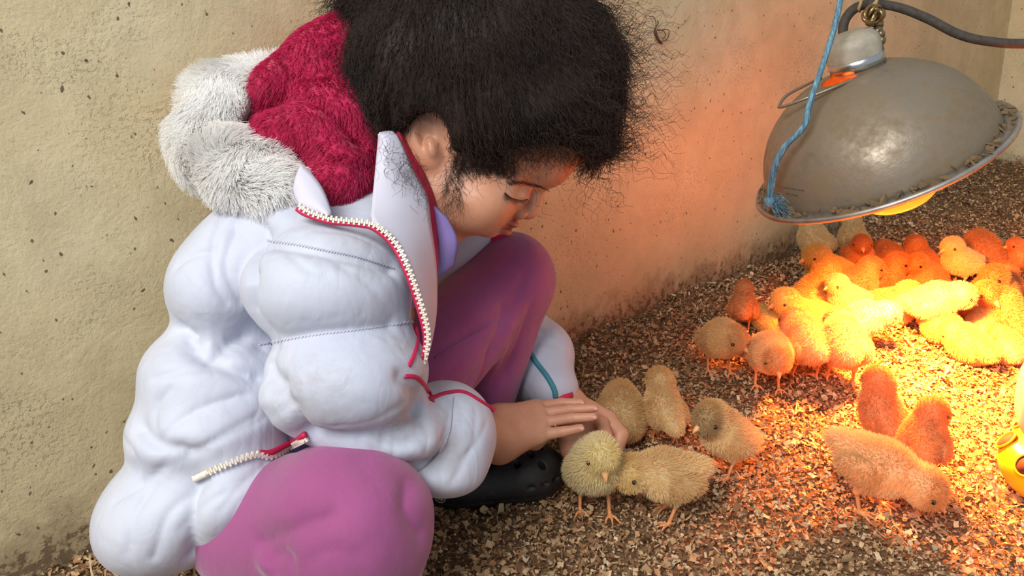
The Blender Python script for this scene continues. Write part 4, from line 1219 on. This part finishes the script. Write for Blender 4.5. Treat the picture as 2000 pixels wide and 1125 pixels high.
def chick_pose(name):
    q = POSES[name]; sit = q.get('sit', False); pt = q.get('pitch', .15)
    bz = .029 if sit else .0580
    hd = np.array(q['head'], float); yaw, pi_ = q['look']; hs = q.get('hs', 1.10)
    look = np.array([math.cos(yaw) * math.cos(pi_), math.sin(yaw) * math.cos(pi_), math.sin(pi_)])
    lat = unit(np.array([-math.sin(yaw), math.cos(yaw), 0])); upv = np.cross(look, lat)
    ax = np.array([[math.cos(pt), 0, math.sin(pt)], [0, 1, 0], [-math.sin(pt), 0, math.cos(pt)]])
    B0 = np.array([0, 0, bz]); lp = lambda a, b, c: B0 + a * ax[0] + b * ax[1] + c * ax[2]
    HA = np.array([look, lat, upv])
    R = (.0330, .0268, .0262) if not sit else (.0355, .032, .0285)
    def f_core(p):
        v = ell(p, B0, R, ax)
        v = smin(v, ball(p, lp(.017, 0, .002), .024), .012)
        v = smin(v, ell(p, lp(-.035, 0, .006), (.016, .012, .010), ax), .016)
        v = smin(v, cone(p, lp(.014, 0, .010), hd, .020, .0150), .010)
        v = smin(v, ell(p, hd, (.0208 * hs, .0182 * hs, .0190 * hs), HA), .006)
        for s in (-1, 1):
            v = smin(v, ell(p, lp(-.008, s * .0255, .000), (.022, .0070, .0135), ax), .005)
        return v
    legs = []
    if not sit:
        for s in (-1, 1):
            hip = np.array([.0, s * .014, bz - .012]); ank = np.array([-.004 + .004 * s, s * .0150, .028]); foot = np.array([.004 + .006 * s, s * .016, .0035])
            legs.append((hip, ank, foot, s))
    def f_leg(p):
        v = np.full(len(p), 1.0, np.float32)
        for hip, ank, foot, s in legs:
            v = np.minimum(v, smin(cone(p, hip, ank, .013, .0042), cone(p, ank, foot, .0024, .0021), .003))
            for a in (-.55, 0, .55, 3.1):
                L_ = .019 if a < 3 else .008
                tip = foot + np.array([math.cos(a) * L_, math.sin(a) * L_, -.0022])
                kn = foot + np.array([math.cos(a) * L_ * .5, math.sin(a) * L_ * .5, .0008])
                v = smin(v, smin(cone(p, foot, kn, .0019, .0016), cone(p, kn, tip, .0016, .0010), .001), .0012)
        return v
    full = (lambda p: smin(f_core(p), f_leg(p), .006)) if legs else f_core
    v, f = sdf_mesh(full, (-.062, -.05, -.004), (.09, .05, .125), .0016, slack=1.5)
    me = new_mesh('chick_body_' + name, v, f, [DOWN_M['buff'], LEGM])
    cen = v[f].mean(1).astype(np.float32)
    if legs:
        isleg = (f_core(cen) > .006) & (cen[:, 2] < .026)
        me.polygons.foreach_set('material_index', isleg.astype(np.int32))
    # down
    fk = f[f_core(cen) < .0045] if legs else f
    p0, nr = scatter(v, fk, 8500)
    tail = -ax[0]; fl = tail * 0.8 + np.array([0, 0, -.35])
    fl = fl - (fl * nr).sum(1)[:, None] * nr
    onhead = np.clip(1 - (np.linalg.norm(p0 - hd, axis=1) - .014) / .014, 0, 1)[:, None]
    L = rng.uniform(.0028, .0056, (len(p0), 1)) * (1 - .5 * onhead)
    near_beak = np.clip(1 - np.linalg.norm(p0 - (hd + look * .019), axis=1) / .012, 0, 1)[:, None]
    L *= (1 - .75 * near_beak)
    jit = rng.normal(0, .22, p0.shape)
    dirv = unit(nr * 0.75 + fl * 0.75 + jit)
    s = np.stack([p0 - nr * .001, p0 + nr * L * .35 + dirv * L * .3, p0 + nr * L * .45 + dirv * L * .85], 1).astype(np.float32)
    cu = bpy.data.hair_curves.new('down_' + name); cu.add_curves([3] * len(s))
    cu.position_data.foreach_set('vector', s.ravel())
    at = cu.attributes.get('radius') or cu.attributes.new('radius', 'FLOAT', 'POINT')
    at.data.foreach_set('value', np.tile(np.array([.00030, .00024, .00006], np.float32), len(s)))
    def tint(p):
        w = p - hd; u_ = w @ upv; l_ = w @ look
        crown = np.clip(1 - np.linalg.norm(w, axis=1) / .034, 0, 1) * np.clip(.30 + u_ / .022 + l_ / .013, 0, 1)
        crown = np.clip(crown * 2.6 - .15, 0, 1)
        wb = (p - B0) @ ax.T
        wing = np.clip(1 - np.abs(np.abs(wb[:, 1]) - .028) / .012, 0, 1) * (np.abs(wb[:, 0] + .008) < .026) * .7 + np.clip((wb[:, 2] - .016) / .014, 0, 1) * .55
        return np.stack([crown, np.clip(wing, 0, 1), rng.random(len(p)), np.ones(len(p))], -1).astype(np.float32)
    ta = cu.attributes.new('tint', 'FLOAT_COLOR', 'CURVE'); ta.data.foreach_set('color', tint(p0).ravel())
    tb = me.color_attributes.new('tint', 'FLOAT_COLOR', 'POINT'); tv = tint(v); tv[:, 2] = .4; tb.data.foreach_set('color', tv.ravel())
    cu.materials.append(DOWN_M['buff'])
    # beak: two tapering mandibles
    mb = MB(); b0 = hd + look * .0180 * hs - upv * .002
    dk = unit(look - upv * .30)
    mb.tube(catmull([b0 - dk * .003, b0 + dk * .003, b0 + dk * .0085, b0 + dk * .0125 - upv * .0014], 8), [.0058, .0056, .0050, .0042, .0033, .0023, .0013, .0004], 8)
    lo_ = b0 - upv * .0030
    mb.tube(catmull([lo_ - dk * .002, lo_ + dk * .003, lo_ + dk * .0085], 6), [.0036, .0034, .0028, .0021, .0013, .0004], 8)
    bk = new_mesh('beak_' + name, np.array(mb.v), mb.f, BEAKM)
    mb = MB(); mb.ball((0, 0, 0), (.0029, .0029, .0029), 12, 8); ey = CHICK.get('_eye') or new_mesh('chick_eye', np.array(mb.v), mb.f, EYEM); CHICK['_eye'] = ey
    eyes = [hd + (look * .0095 + lat * s_ * .0160 + upv * .0025) * hs for s_ in (-1, 1)]
    H = float(v[:, 2].max())
    CHICK[name] = (me, cu, bk, eyes, H + .004)
def add_chick(x, y, hpx, deg, pose, kind, label, group):
    if pose not in CHICK: chick_pose(pose)
    me, cu, bk, eyes, H = CHICK[pose]
    p = GP(x, y); sc = hpx * depth_at(p) / F / H
    p[2] += .001 if not POSES[pose].get('sit') else -.001
    r = empty('chick', tuple(p), math.radians(deg)); r.scale = (sc, sc, sc)
    tag(r, label, 'chick', group)
    def part(nm, data, mat=None):
        o = bpy.data.objects.new(nm, data); link(o, r)
        if mat is not None:
            o.material_slots[0].link = 'OBJECT'; o.material_slots[0].material = mat
        return o
    part('body', me, DOWN_M[kind]); part('down', cu, DOWN_M[kind]); part('beak', bk)
    for e in eyes:
        o = part('eye', CHICK['_eye']); o.location = e
    return r
G1, G2, G3, G4 = 'chicks by the hands of the child', 'three chicks in front of the bright pool', 'chicks standing left of the huddle', 'chicks huddled under the heat lamp'
FLOCK = [
 (1160, 1002, 198, -84, 'petted', 'pale', 'pale yellow chick facing the camera with a hand on its head', G1),
 (1308, 1012, 154, 196, 'reach', 'cream', 'buff chick leaning its beak towards the stroked chick', G1),
 (1418, 926, 170, 200, 'brown', 'brownhead', 'upright chick with dark brown face looking left at the hands', G1),
 (1296, 862, 146, 108, 'up', 'cream', 'chick with its back turned and head raised behind the stroked chicks', G1),
 (1208, 852, 100, 70, 'sleep', 'cream', 'round chick with hidden head just behind the fingertips', G1),
 (1690, 996, 160, -38, 'peck', 'buff', 'buff chick pecking at the shavings, nearest of the right-hand trio', G2),
 (1715, 876, 162, 95, 'up', 'rust', 'upright chick seen from behind, rearmost of the right-hand trio', G2),
 (1795, 934, 158, 62, 'turn', 'rust', 'chick with turned head squeezed behind the pecking chick', G2),
 (1402, 728, 122, -84, 'low', 'buff', 'chick standing leftmost of the flock, looking down to the right', G3),
 (1496, 758, 124, -92, 'down', 'buff', 'chick facing the camera with bowed head, lit from behind', G3),
 (1448, 645, 96, 75, 'stand', 'rust', 'reddish blurred chick behind the leftmost standing chick', G3),
 (1500, 648, 54, 130, 'sleep', 'yellow', 'small yellow chick resting behind the bowed chick', G3),
 (1562, 652, 92, 190, 'sit', 'yellow', 'yellow chick facing left at the left end of the huddle', G4),
 (1572, 742, 112, 96, 'reach', 'buff', 'chick standing tail to the camera right beside the bowed chick', G4),
 (1640, 752, 122, 76, 'reach', 'buff', 'fluffy tail-on chick standing below the bright stretching chick', G4),
 (1672, 684, 98, -14, 'lean', 'pale', 'bright white-lit chick stretching its head to the right', G4),
 (1592, 612, 98, 50, 'sit', 'yellow', 'bright yellow chick leaning on the left of the huddle', G4),
 (1652, 636, 100, 192, 'stand', 'pale', 'pale chick facing left in the middle of the huddle', G4),
 (1600, 640, 54, 205, 'sleep', 'yellow', 'sleeping yellow chick tucked under the pale left-facing chick', G4),
 (1664, 582, 80, 5, 'sit', 'buff', 'chick with dark beak facing right behind the pale left-facing chick', G4),
 (1622, 566, 90, 185, 'sit', 'yellow', 'yellow chick with small orange beak facing left near the wall', G4),
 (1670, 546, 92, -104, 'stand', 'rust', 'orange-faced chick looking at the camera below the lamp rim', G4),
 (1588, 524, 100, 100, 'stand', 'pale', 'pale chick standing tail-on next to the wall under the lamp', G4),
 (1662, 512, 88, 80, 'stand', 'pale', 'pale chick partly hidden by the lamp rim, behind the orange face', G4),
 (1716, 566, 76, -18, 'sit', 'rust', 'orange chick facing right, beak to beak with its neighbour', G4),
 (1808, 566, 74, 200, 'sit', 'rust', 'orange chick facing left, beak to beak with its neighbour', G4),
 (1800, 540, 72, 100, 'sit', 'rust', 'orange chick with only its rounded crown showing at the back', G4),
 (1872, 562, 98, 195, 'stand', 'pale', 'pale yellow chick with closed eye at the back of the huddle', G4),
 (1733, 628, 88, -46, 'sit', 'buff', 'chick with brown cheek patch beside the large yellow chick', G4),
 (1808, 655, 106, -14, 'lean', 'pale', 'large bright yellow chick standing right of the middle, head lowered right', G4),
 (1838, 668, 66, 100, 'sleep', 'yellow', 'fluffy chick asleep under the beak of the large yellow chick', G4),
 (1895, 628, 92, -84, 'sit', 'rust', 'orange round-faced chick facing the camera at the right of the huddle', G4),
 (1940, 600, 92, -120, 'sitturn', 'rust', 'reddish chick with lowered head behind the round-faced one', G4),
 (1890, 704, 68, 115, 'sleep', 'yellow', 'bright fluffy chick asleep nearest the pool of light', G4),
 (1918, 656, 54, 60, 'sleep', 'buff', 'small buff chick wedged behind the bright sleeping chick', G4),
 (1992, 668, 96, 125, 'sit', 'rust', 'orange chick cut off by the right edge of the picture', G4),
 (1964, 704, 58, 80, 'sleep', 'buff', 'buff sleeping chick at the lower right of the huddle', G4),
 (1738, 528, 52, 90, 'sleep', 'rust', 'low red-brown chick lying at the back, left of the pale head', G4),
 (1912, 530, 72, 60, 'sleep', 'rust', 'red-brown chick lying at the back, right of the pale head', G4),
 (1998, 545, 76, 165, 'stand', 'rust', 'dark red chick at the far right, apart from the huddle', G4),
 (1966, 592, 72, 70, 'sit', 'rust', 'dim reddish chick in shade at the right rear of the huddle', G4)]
for a in FLOCK:
    a = list(a); a[2] *= 1.10 if a[7] == G4 else 1.0
    add_chick(*a)
